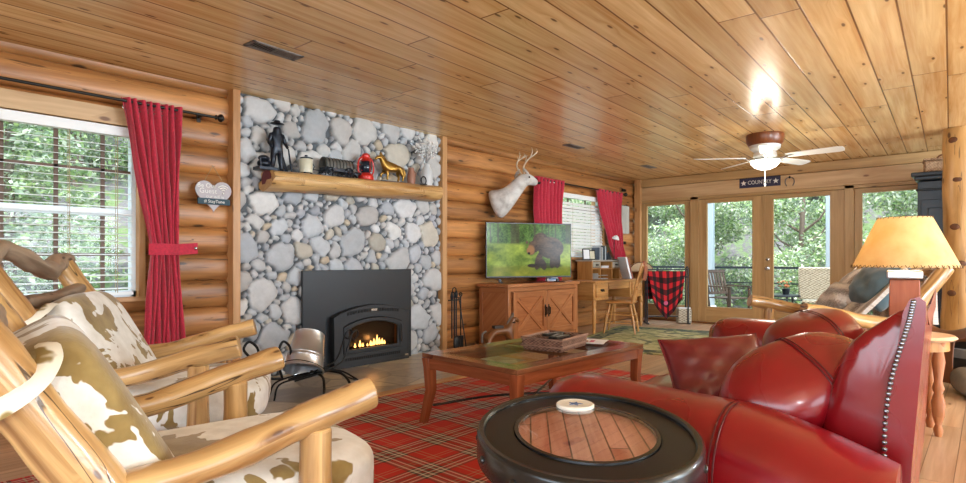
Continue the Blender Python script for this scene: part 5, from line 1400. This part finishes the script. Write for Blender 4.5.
for sx in (-1, 1):
    for sy in (-1, 1):
        m = MB(); m.lathe([(0, 0), (.018, 0), (.022, .05), (.030, .3), (.034, .36), (.026, .38), (.036, .41), (.032, .44), (.036, .48), (0, .48)], 16, c=(sx*(w/2-.04), sy*(dp/2-.04), 0)); m.build('leg', M['oak'], t)
hx0, hx1 = -.32, .52
m = MB(); hy = dp/2-.12; hw2 = (hx1-hx0); hc = (hx0+hx1)/2; m.box(hc, hy-.0, DT+.29, hw2+.06, .30, .025); m.build('hutch_top', M['greywood'], t, bevel=.004)
m = MB()
for q in (hx0, hx0+.24, hx1-.24, hx1): m.box(q, hy, DT+.14, .02, .26, .28)
m.box(hc, hy, DT+.165, hw2, .26, .016); m.box(hc, hy+.12, DT+.14, hw2, .012, .28); m.build('hutch_frame', M['oak'], t, bevel=.002)
for q in (hx0+.12, hx1-.12):
    d = MB(); d.box(q, hy-.13, DT+.225, .21, .015, .09); d_ = d.build('hutch_drawer', M['greywood'], t, bevel=.003); h = MB(); h.box(q, hy-.145, DT+.225, .06, .016, .02); h.build('hutch_pull', M['black'], d_)
HTOP = DT+.303; cx = (DX0+DX1)/2; hyw = (DY0+DY1)/2+hy
for i, (x, w_, h_, mt, lb) in enumerate([(7.50, .14, .17, 'paper', 'black-framed small picture at the left end of the desk hutch'), (7.66, .13, .15, 'cream', 'small framed photo second from the left on the desk hutch')]):
    t = thing('picture_frame', lb, 'picture', (x, hyw, HTOP), R(-20)); m = MB(); m.box(0, 0, h_/2, w_, .014, h_, rx=-.1); m.build('frame', M['blackp' if i == 0 else 'rodm'], t, bevel=.002); m = MB(); m.box(0, -.0085, h_/2, w_-.03, .002, h_-.03, rx=-.1); m.build('print', M[mt], t)
bc = ['5b6470', 'b8bcc0', '2c3440', 'd8d4c8', '7a8a96', '40464e', 'c9cdd0', '394e5a']
for i in range(8):
    x = 7.78+i*.026+(.03 if i > 4 else 0); h_ = .19+.035*((i*7) % 4)/3; th_ = .018
    t = thing('book', '%s book standing %s on the desk hutch' % (['slate', 'pale grey', 'navy', 'cream', 'blue-grey', 'charcoal', 'white', 'teal'][i], ['leftmost in the row of books', 'right of the slate one in the row', 'beside a cream book in the row', 'between the navy and blue-grey ones', 'right of the cream one', 'left of the white one', 'beside the teal one', 'rightmost in the row'][i]), 'book', (x, hyw, HTOP), 0, 'books on the desk hutch')
    m = MB(); m.box(0, 0, h_/2, th_, .14, h_); m.build('cover', plain('book_cloth_%d' % i, bc[i], .6), t, bevel=.002); m = MB(); m.box(0, .003, h_/2, th_-.006, .14, h_+.001); m.build('pages', M['paper'], t)
t = thing('ornament', 'small dark mountain-shaped ornament at the right end of the desk hutch', 'ornament', (8.13, hyw-.02, HTOP)); m = MB(); m.lathe([(0, 0), (.07, 0), (.05, .05), (.03, .09), (0, .13)], 7); m.build('body', M['bluegrey'], t)
t = thing('paper_stack', 'stack of white papers on the middle shelf of the desk hutch', 'papers', (cx+.1, hyw-.02, DT+.174)); m = MB()
for k in range(6): m.box(.002*k, 0, .004+.006*k, .22, .17, .005, rz=.03*((k*5) % 3-1))
m.build('sheets', M['paper'], t)
t = thing('desk_organizer', 'white desktop file tray under the hutch shelf', 'tray', (cx-.0, hyw-.03, DT)); m = MB(); m.box(0, 0, .01, .3, .2, .012); m.box(-.15, 0, .05, .01, .2, .09); m.box(.0, 0, .06, .3, .2, .008); m.build('tray', M['grayc'], t, bevel=.002)
t = thing('wall_lamp', 'small white reading lamp with a dark arm in front of the red desk curtain', 'lamp', (8.37, WY-.26, 1.30))
m = MB(); m.tube([(.0, 0, -.24+.0), (.0, 0, .09), (-.02, -.03, .12)], .007, 8); m.build('arm', M['black'], t); m = MB(); m.lathe([(0, 0), (.045, 0), (.045, .012), (0, .012)], 16, c=(0, 0, -.24)); m.build('base', M['black'], t)
m = MB(); m.lathe([(.055, 0), (.06, .01), (.035, .05), (.0, .07)], 18, M=TR(-.03, -.04, .09, rx=R(20))); m.build('shade', M['white'], t)
bpy.data.objects['wall_lamp'].location.z = DT+.305+.24; bpy.data.objects['wall_lamp'].location = (8.22, hyw-.08, HTOP+.24)
# leaning easel-like board with orange face on the desk
t = thing('folder', 'rust-coloured folder board with pale edge leaning open on the desk', 'folder', (8.22, 4.30, DT), R(52))
m = MB(); m.box(0, 0, .17, .30, .02, .34, rx=R(-14)); m.build('panel', M['redwood'], t, bevel=.004); m = MB(); m.box(0.0, .035, .175, .30, .03, .35, rx=R(-14)); m.build('paper_block', M['paper'], t, bevel=.003)
# sewing-box with arched front
t = thing('arched_box', 'arch-topped tan wooden box on a small pedestal beside the desk', 'box', (8.68, 4.50, 0), R(-50))
t.location = (9.22, 4.56, .86); m = MB(); pl = [(.19*math.cos(PI*k/14), .03+.13*math.sin(PI*k/14)) for k in range(15)]+[(-.19, 0), (.19, 0)]
m.prism(pl, .16, TR(0, .08, 0, rx=PI/2)); m.build('body', plain('tan_box_panel', 'c9ad84', .5, 0, .2), t, bevel=.004); m = MB(); m.tube([(.192*math.cos(PI*k/14), -.082, .03+.133*math.sin(PI*k/14)) for k in range(15)], .008, 8); m.build('edge_molding', M['darkoak'], t)
t = thing('pedestal_table', 'narrow dark pedestal table in the corner holding the arched box', 'table', (9.22, 4.56, 0))
m = MB(); m.lathe([(0, .83), (.17, .83), (.18, .845), (.17, .86), (0, .86)], 28); m.build('top', M['darkoak'], t)
m = MB(); m.lathe([(0, 0), (.15, 0), (.14, .03), (.03, .06), (.025, .4), (.04, .5), (.025, .6), (.05, .83), (0, .83)], 20); m.build('column', M['darkoak'], t)
# windsor chair
t = thing('desk_chair', 'oak pressed-back spindle chair pulled up to the desk', 'chair', (7.72, 4.04, 0), R(-62))
# local +x = facing direction (towards desk)
t.location = (7.45, 3.98, 0); t.rotation_euler.z = R(110)
m = MB(); m.pillow(.42, .42, .04, TR(0, 0, .45), 16, 0, p=5, pinch=0); m.build('seat', M['oak'], t)
for sx in (-1, 1):
    for sy in (-1, 1):
        m = MB(); m.tube([(sx*.14, sy*.14, .44), (sx*.19, sy*.18, .2), (sx*.22, sy*.20, 0)], [.016, .02, .012], 10); m.build('leg', M['oak'], t)
for z in (.16, .28):
    m = MB()
    for sy in (-1, 1): m.tube([(-.19, sy*.18, z), (.19, sy*.18, z)], .009, 8)
    m.tube([(.185, -.18, z+.02), (.185, .18, z+.02)], .009, 8); m.tube([(-.195, -.18, z), (-.195, .18, z)], .009, 8); m.build('stretcher', M['oak'], t)
for sy in (-1, 1): m = MB(); m.tube([(-.17, sy*.18, .45), (-.23, sy*.19, .72), (-.31, sy*.20, 1.02)], [.016, .015, .010], 10); m.build('back_post', M['oak'], t)
m = MB()
for k in range(5): y = -.12+.06*k; m.tube([(-.18, y, .46), (-.23, y, .66)], .007, 8); m.tube([(-.24, y*1.05, .73), (-.275, y*1.1, .86)], .007, 8)
split_parts(m, 'spindle', M['oak'], t)
m = MB(); m.sheet(lambda u, v: (-.235-.02*v-.03*math.sin(u*PI)*.5, -.19+.38*u, .64+.10*v+.012*math.sin(u*PI*3)*v), 16, 3, .016); m.sheet(lambda u, v: (-.27-.05*v-.02*math.sin(u*PI), -.20+.40*u, .85+.13*v+.02*math.sin(u*PI)*v), 16, 3, .016); split_parts(m, 'back_splat', M['oak'], t)
t = thing('jacket', 'rust jacket hanging over the back of the desk chair', 'jacket', (7.45, 3.98, 0), R(110))
m = MB(); m.sheet(lambda u, v: (-.335+(.08*(v-.4) if v > .4 else .1*(.4-v)*2)*0-.02*math.sin(v*PI), -.15+.30*u, 1.04-.27*v+.01*math.sin(u*9)), 14, 10, .02); m.build('cloth', M['redwood'], t)
# quilt rack + blanket
t = thing('blanket_rack', 'dark metal blanket rack standing in front of the glass sidelight', 'rack', (9.08, 4.02, 0), R(-48))
for sx in (-1, 1):
    m = MB(); m.tube([(sx*.34, -.14, .012), (sx*.34, .14, .012)], .014, 8); m.tube([(sx*.34, -.06, .02), (sx*.34, -.05, .92), (sx*.34, 0, .95), (sx*.34, .05, .92), (sx*.34, .06, .02)], .013, 8); m.build('side_frame', M['bluegrey'], t)
for (y, z) in ((0, .90), (-.05, .78), (.05, .78), (0, .12)): m = MB(); m.tube([(-.34, y, z), (.34, y, z)], .010, 8); m.build('rail', M['bluegrey'], t)
t = thing('plaid_blanket', 'red and black buffalo plaid blanket draped on the rack by the desk', 'blanket', (9.08, 4.02, -.05), R(-48))
m = MB()
def pb(u, v):
    x = -.33+.62*u
    if v < .5: k = v/.5; e = max(.0, abs(u-.45)*2-.15); return (x, .075-.02*k+.012*math.sin(u*16), .45+.42*k)
    k = (v-.5)/.5
    dr = .78-.42*abs(u-.46)**1.2*1.6
    return (x*(1-.25*k)+.0, -.075-.012*math.sin(u*18+k*2)-.02*k, .915-dr*k)
pts = pb
m.sheet(pb, 30, 28, .012, uvscale=(.9, 1.35)); m.build('cloth', M['plaid'], t, ang=80)
m = MB(); m.lathe([(0, 0), (.035, 0), (.035, .003), (0, .004)], 16, M=TR(-.05, -.118, .40, rx=PI/2)); m.build('round_patch', M['pink'], t)
t = thing('magazine_bin', 'pale woven bin standing under the blanket rack', 'bin', (9.20, 4.12, 0), R(-48)); t.location = (9.30, 3.82, 0)
m = MB(); m.box(0, 0, .13, .22, .14, .24); m.build('body', M['wick3'], t, bevel=.01)
m = MB(); m.box(0, 0, .255, .2, .12, .02); m.build('contents', M['paper'], t)
# wall items right of desk window
t = thing('hanging_towel', 'pale grey cloth hanging on the logs right of the desk window', 'towel', (9.0, WY-.06, 1.52)); m = MB(); m.sheet(lambda u, v: (-.13+.26*u, -.03-.010*math.sin(u*13), .48*v), 14, 6, .008); m.build('cloth', plain('pale_linen', 'c2c3bd', .8), t)
m = MB(); m.tube([(-.14, -.02, .485), (.14, -.02, .485)], .006, 6); m.build('rail', M['black'], t)
for i, (x, z) in enumerate(((9.02, 1.36), (9.02, 2.28))):
    t = thing('wall_hook', ['small black iron hook plate below the pale cloth on log wall', 'small black iron hook plate above the pale cloth on log wall'][i], 'hook', (x, WY-.045, z)); m = MB(); m.box(0, 0, 0, .12, .02, .05); m.build('plate', M['black'], t, bevel=.003)
    m = MB(); m.tube([(-.03, -.01, 0), (-.03, -.035, -.02), (-.03, -.03, .01)], .005, 6); m.tube([(.03, -.01, 0), (.03, -.035, -.02), (.03, -.03, .01)], .005, 6); split_parts(m, 'hook', M['black'], t)

# ------------------------------------------------------------------ outside: deck, rail, furniture, hillside, trees
mb = MB(); mb.bx(WX+.15, 13.0, -2, 7, -.2, -.08); o = mb.build('deck_floor', M['deck']); o['kind'] = 'structure'; o.name = 'floor_deck'
t = thing('deck_railing', 'dark metal deck railing outside the glass doors', 'railing', (12.6, 2.5, -.08))
for k in range(5):
    z = .98-.32*k
    if z > .05: m = MB(); m.box(0, 0, z, .05 if k == 0 else .025, 9.0, .045 if k == 0 else .025); m.build('rail', M['bluegrey'], t)
for y in np.arange(-4.4, 4.6, 1.1): m = MB(); m.box(0, y, .49, .04, .04, .98); m.build('baluster_post', M['bluegrey'], t)
for i, (y, lb) in enumerate(((4.48, 'white deck post seen through the left glass door'), (2.25, 'white deck post seen through the right glass door'))):
    t = thing('deck_post', lb, 'post', (12.35, y, -.08)); m = MB(); m.box(0, 0, 1.7, .13, .13, 3.4); m.build('shaft', M['postw'], t, bevel=.01); m = MB(); m.box(0, 0, .08, .18, .18, .16); m.build('plinth', M['vinyl'], t, bevel=.01)
t = thing('slatted_patio_chair', 'dark slatted wooden patio chair outside the left glass door', 'chair', (11.2, 3.72, -.08), R(-112))
def bp(nm, cx, cy, cz, sx, sy, sz, **k): m = MB(); m.box(cx, cy, cz, sx, sy, sz, **k); return m.build(nm, M['patio'], t, bevel=.004)
m = MB()
for k in range(6): m.box(-.21+.085*k, 0, .42, .07, .54, .02)
m.build('seat', M['patio'], t, bevel=.003)
m = MB()
for k in range(7): m.box(-.30, -.24+.08*k, .70, .016, .05, .46, ry=R(-14))
m.box(-.355, 0, .92, .03, .56, .06, ry=R(-14)); m.box(-.26, 0, .50, .03, .56, .05, ry=R(-14)); m.build('backrest', M['patio'], t, bevel=.003)
for sy in (-1, 1):
    bp('leg', .24, sy*.27, .31, .045, .045, .62); bp('leg', -.25, sy*.27, .33, .045, .045, .66, ry=R(-10)); bp('arm', -.02, sy*.27, .64, .60, .065, .022)
bp('stretcher', 0, .27, .2, .5, .025, .04); bp('stretcher', 0, -.27, .2, .5, .025, .04)
t = thing('wicker_patio_chair', 'pale wicker patio chair outside the right glass door', 'chair', (11.25, 2.20, -.08), R(10))
m = MB(); m.box(-.25, 0, .74, .05, .64, .56, ry=R(-8)); m.build('woven_back', M['wick3'], t, bevel=.02); m = MB(); m.box(.02, 0, .42, .5, .54, .05); m.build('woven_seat', M['wick3'], t, bevel=.02)
for sx in (-1, 1):
    for sy in (-1, 1): m = MB(); m.box(sx*.23, sy*.25, .2, .04, .04, .4); m.build('leg', M['patio'], t)
t = thing('patio_table', 'low dark patio table outside the right glass door', 'table', (11.0, 2.80, -.08))
m = MB(); m.lathe([(0, .50), (.36, .50), (.37, .515), (.36, .53), (0, .53)], 32); m.build('top', M['bluegrey'], t)
for k in range(4): a = R(45+90*k); m = MB(); m.tube([(.25*math.cos(a), .25*math.sin(a), .5), (.28*math.cos(a), .28*math.sin(a), 0)], .018, 8); m.build('leg', M['bluegrey'], t)
t = thing('potted_plant', 'dark pot of orange flowers on the patio table', 'plant', (11.0, 2.68, .45))
m = MB(); m.lathe([(0, 0), (.05, 0), (.07, .10), (.06, .11), (0, .10)], 18); m.build('pot', M['bluegrey'], t)
f = MB(); g = MB(); rs = random.Random(2)
for k in range(40):
    a = rs.uniform(0, 2*PI); q = rs.uniform(.02, .13); z = .13+rs.uniform(0, .12); (f if k % 2 else g).ball((q*math.cos(a), q*math.sin(a), z), (.025, .025, .012), 6, 4)
split_parts(f, 'flower', M['orange'], t); split_parts(g, 'leaf', M['plantg'], t)

def hill():
    m = MB(); nx, ny = 60, 60
    def fn(u, v):
        x = -22+62*u; y = -22+62*v
        d = max(x-13.5, y-7.5, 0); z = -1.4+.80*max(0, d)+.3*math.sin(x*.9)*math.cos(y*.8)*min(1, d*.3)
        if x < WX+4 and y < 6.4: z = -1.4
        return (x, y, z)
    m.sheet(fn, nx, ny, 0); return m
o = hill().build('ground_hillside', M['ground'], None, ang=180); tag(o, None, None, kind='structure')
LC = ['b4c890', '98b47c', 'd0dcb4', '86a46c', 'e0e6d4', '9aac94', 'b8c2b0', '82987c']
def tree_mesh(kind, seed, n=7000):
    rs = np.random.RandomState(seed)
    if kind == 0:      # leafy: several ellipsoid clumps
        cl = [(rs.uniform(-1.1, 1.1), rs.uniform(-1.1, 1.1), rs.uniform(.6, 4.4), rs.uniform(.5, .9)) for _ in range(22)]
        which = rs.randint(0, len(cl), n); c = np.array(cl)[which]; d = rs.normal(size=(n, 3)); d /= np.linalg.norm(d, axis=1)[:, None]
        rr = c[:, 3:4]*rs.uniform(.55, 1.05, (n, 1)); P = c[:, :3]+d*rr*[1, 1, .7]; sz = rs.uniform(.03, .065, n)
        nrm = d+rs.normal(size=(n, 3))*.7
    else:              # spruce: drooping whorls of boughs
        z = 5.6*rs.rand(n)**1.3; lay = np.round(z/.35)*.35; R0 = (5.8-lay)*.32; q = rs.rand(n)**.6; br = rs.randint(0, 14, n)*2*PI/14+lay*2+rs.normal(size=n)*.09
        P = np.stack([R0*q*np.cos(br), R0*q*np.sin(br), lay-.35*q*R0+rs.normal(size=n)*.05+.2], 1); sz = rs.uniform(.03, .065, n); nrm = rs.normal(size=(n, 3))*.6+[0, 0, 1]
    nrm /= np.linalg.norm(nrm, axis=1)[:, None]; a = np.cross(nrm, rs.normal(size=(n, 3))); a /= np.linalg.norm(a, axis=1)[:, None]; b = np.cross(nrm, a)
    s3 = sz[:, None]; V_ = np.stack([P-a*s3, P-b*s3*.5, P+a*s3, P+b*s3*.5], 1).reshape(-1, 3)
    pal = np.array([rgb(c)[:3] for c in (LC if kind == 0 else LC[3:]+LC[:2])]); ci = pal[rs.randint(0, len(pal), n)]*rs.uniform(.7, 1.1, (n, 1))
    m = MB(); m.v = V_.tolist(); k = np.arange(n)*4; m.f = np.stack([k, k+1, k+2, k+3], 1).tolist(); m.uv = [[(0, 0)]*4]*n
    m.col = np.concatenate([np.repeat(ci, 4, 0), np.ones((n*4, 1))], 1)
    return m
protos = []
for i, (kd, sd_) in enumerate(((0, 1), (0, 2), (1, 3))):
    t = thing(['leafy_tree', 'leafy_tree', 'spruce_tree'][i], 'x', 'tree', (0, 0, 0))
    tree_mesh(kd, sd_, 20000).build('foliage', M['leaf'], t, ang=180)
    m = MB(); m.tube(smooth([(0, 0, -.6), (.05, .0, 1.5), (0, .05, 3.6 if kd == 0 else 5.6)]), [.11]*6+[.06]*7 if kd == 0 else list(np.linspace(.13, .02, 13)), 8); m.build('trunk', M['bark'], t)
    if kd == 0:
        m = MB(); rs = random.Random(i)
        for k in range(9): a = rs.uniform(0, 6.28); z = rs.uniform(1, 3.2); m.tube([(0, 0, z), (.5*math.cos(a), .5*math.sin(a), z+.35), (.9*math.cos(a), .9*math.sin(a), z+.9)], [.04, .025, .01], 6)
        m.build('branches', M['bark'], t)
    protos.append(t)
rs = random.Random(21); spots = []
for row, X in enumerate((15.0, 18.0, 21.0, 24.0)):
    for k in range(7+row//2):
        spots.append((X+rs.uniform(-.2, .2), -2.2-1.2*row+(row % 2)*1.4+k*2.7+rs.uniform(-.15, .15), 'glass doors'))
for row, Y in enumerate((9.4, 12.5, 15.6)):
    for k in range(6+row//2):
        spots.append((-4.0+k*2.7+(row % 2)*1.4+rs.uniform(-.15, .15), Y+rs.uniform(-.2, .2), 'log wall windows'))
used = [0, 0, 0]
GR = {}
for j, (x, y, g_) in enumerate(spots):
    k = rs.choice((0, 1, 0, 1, 2)) if g_ == 'glass doors' else rs.choice((0, 1, 1, 2)); p = protos[k]
    o = p if not used[k] else copytree(p); used[k] = 1
    d = max(x-13.5, y-7.5, 0); o.location = (x, y, -1.7+.80*d); s_ = rs.uniform(.9, 1.0); o.scale = (s_, s_, s_*rs.uniform(.9, 1.1)); o.rotation_euler.z = rs.uniform(0, 6.28)
    kind = 'spruce tree with drooping boughs' if k == 2 else 'pale green leafy tree'
    o['label'] = '%s on the hillside outside the %s' % (kind, g_); o['group'] = '%ss outside the %s' % (kind, g_)

# ------------------------------------------------------------------ camera, light, world
cam = bpy.data.cameras.new('camera'); co = bpy.data.objects.new('camera', cam); C.objects.link(co)
co.location = (0, 0, 1.06); co.rotation_euler = (R(90), 0, R(-48.15)); cam.sensor_width = 36; cam.lens = 566/966*36; cam.shift_y = 18.5/966; cam.clip_start = .05; cam.clip_end = 200
sc.camera = co
w = bpy.data.worlds.new('sky'); sc.world = w; w.use_nodes = True; nt = w.node_tree; nt.nodes.clear()
bg = nt.nodes.new('ShaderNodeBackground'); bg.inputs[0].default_value = (.80, .90, 1.0, 1); bg.inputs[1].default_value = 3.8
wo = nt.nodes.new('ShaderNodeOutputWorld'); nt.links.new(bg.outputs[0], wo.inputs[0])
def light(name, typ, loc, energy, color=(1, 1, 1), rot=(0, 0, 0), **k):
    l = bpy.data.lights.new(name, typ); l.energy = energy; l.color = color
    for a, b in k.items(): setattr(l, a, b)
    o = bpy.data.objects.new(name, l); C.objects.link(o); o.location = loc; o.rotation_euler = rot; return o
for i, (x, y) in enumerate(((3.6, -2.2), (-.6, -1.6), (7.6, -2.4))):  # out-of-view uplighters added to lift the ceiling brightness
    t = thing('added_uplighter', ['added fill uplighter on a bronze pole, unseen behind the sofa', 'added fill uplighter on a bronze pole, unseen behind the camera', 'added fill uplighter on a bronze pole, unseen by the rear wall'][i], 'lamp', (x, y, 0))
    m = MB(); m.lathe([(0, 0), (.15, 0), (.14, .02), (.02, .04), (.015, .1), (.015, 1.62), (0, 1.62)], 24); m.build('pole', M['rodm'], t)
    m = MB(); m.lathe([(0, 1.62), (.08, 1.64), (.17, 1.72), (.165, 1.725), (.07, 1.655), (0, 1.65)], 32); m.build('bowl', M['rodm'], t)
    light('uplighter_fill', 'POINT', (x, y, 1.80), [200, 95, 210][i], (.80, .92, 1), shadow_soft_size=.08)
light('sun', 'SUN', (0, 0, 10), 4.0, (1, .95, .86), (R(30), 0, R(-62)), angle=R(2))
for i, (a, b) in enumerate(added_wins):
    light('rear_fill_light', 'AREA', ((a+b)/2, YB-.02, (zw0+zw1)/2), [14, 30, 60][i]*(b-a), (.73, .89, 1), (R(90), 0, 0), shape='RECTANGLE', size=b-a-.1, size_y=zw1-zw0-.1)  # added fill light set in the unseen rear openings
light('left_fill_light', 'AREA', (XL-.02, .1, 1.3), 30, (.73, .89, 1), (R(90), 0, R(-90)), shape='RECTANGLE', size=4.8, size_y=1.5)  # added fill light filling the unseen left opening
light('fan_light', 'POINT', (FC[0], FC[1], H-.47), 16, (1, .9, .75), shadow_soft_size=.14)
light('table_lamp_light', 'POINT', LAMPW, 15, (1, .80, .52), shadow_soft_size=.04)
light('fire_light', 'POINT', (3.52, WY-.145, .27), .8, (1, .55, .2), shadow_soft_size=.03)

sc.cycles.use_denoising = True
try: sc.cycles.denoiser = 'OPENIMAGEDENOISE'
except Exception: pass
sc.cycles.max_bounces = 8; sc.cycles.diffuse_bounces = 4; sc.cycles.glossy_bounces = 3; sc.cycles.transparent_max_bounces = 12; sc.cycles.sample_clamp_indirect = 6
vs = sc.view_settings; vs.view_transform = 'Standard'; vs.look = 'None'; vs.gamma = 1; vs.use_curve_mapping = False; vs.exposure = 0.55
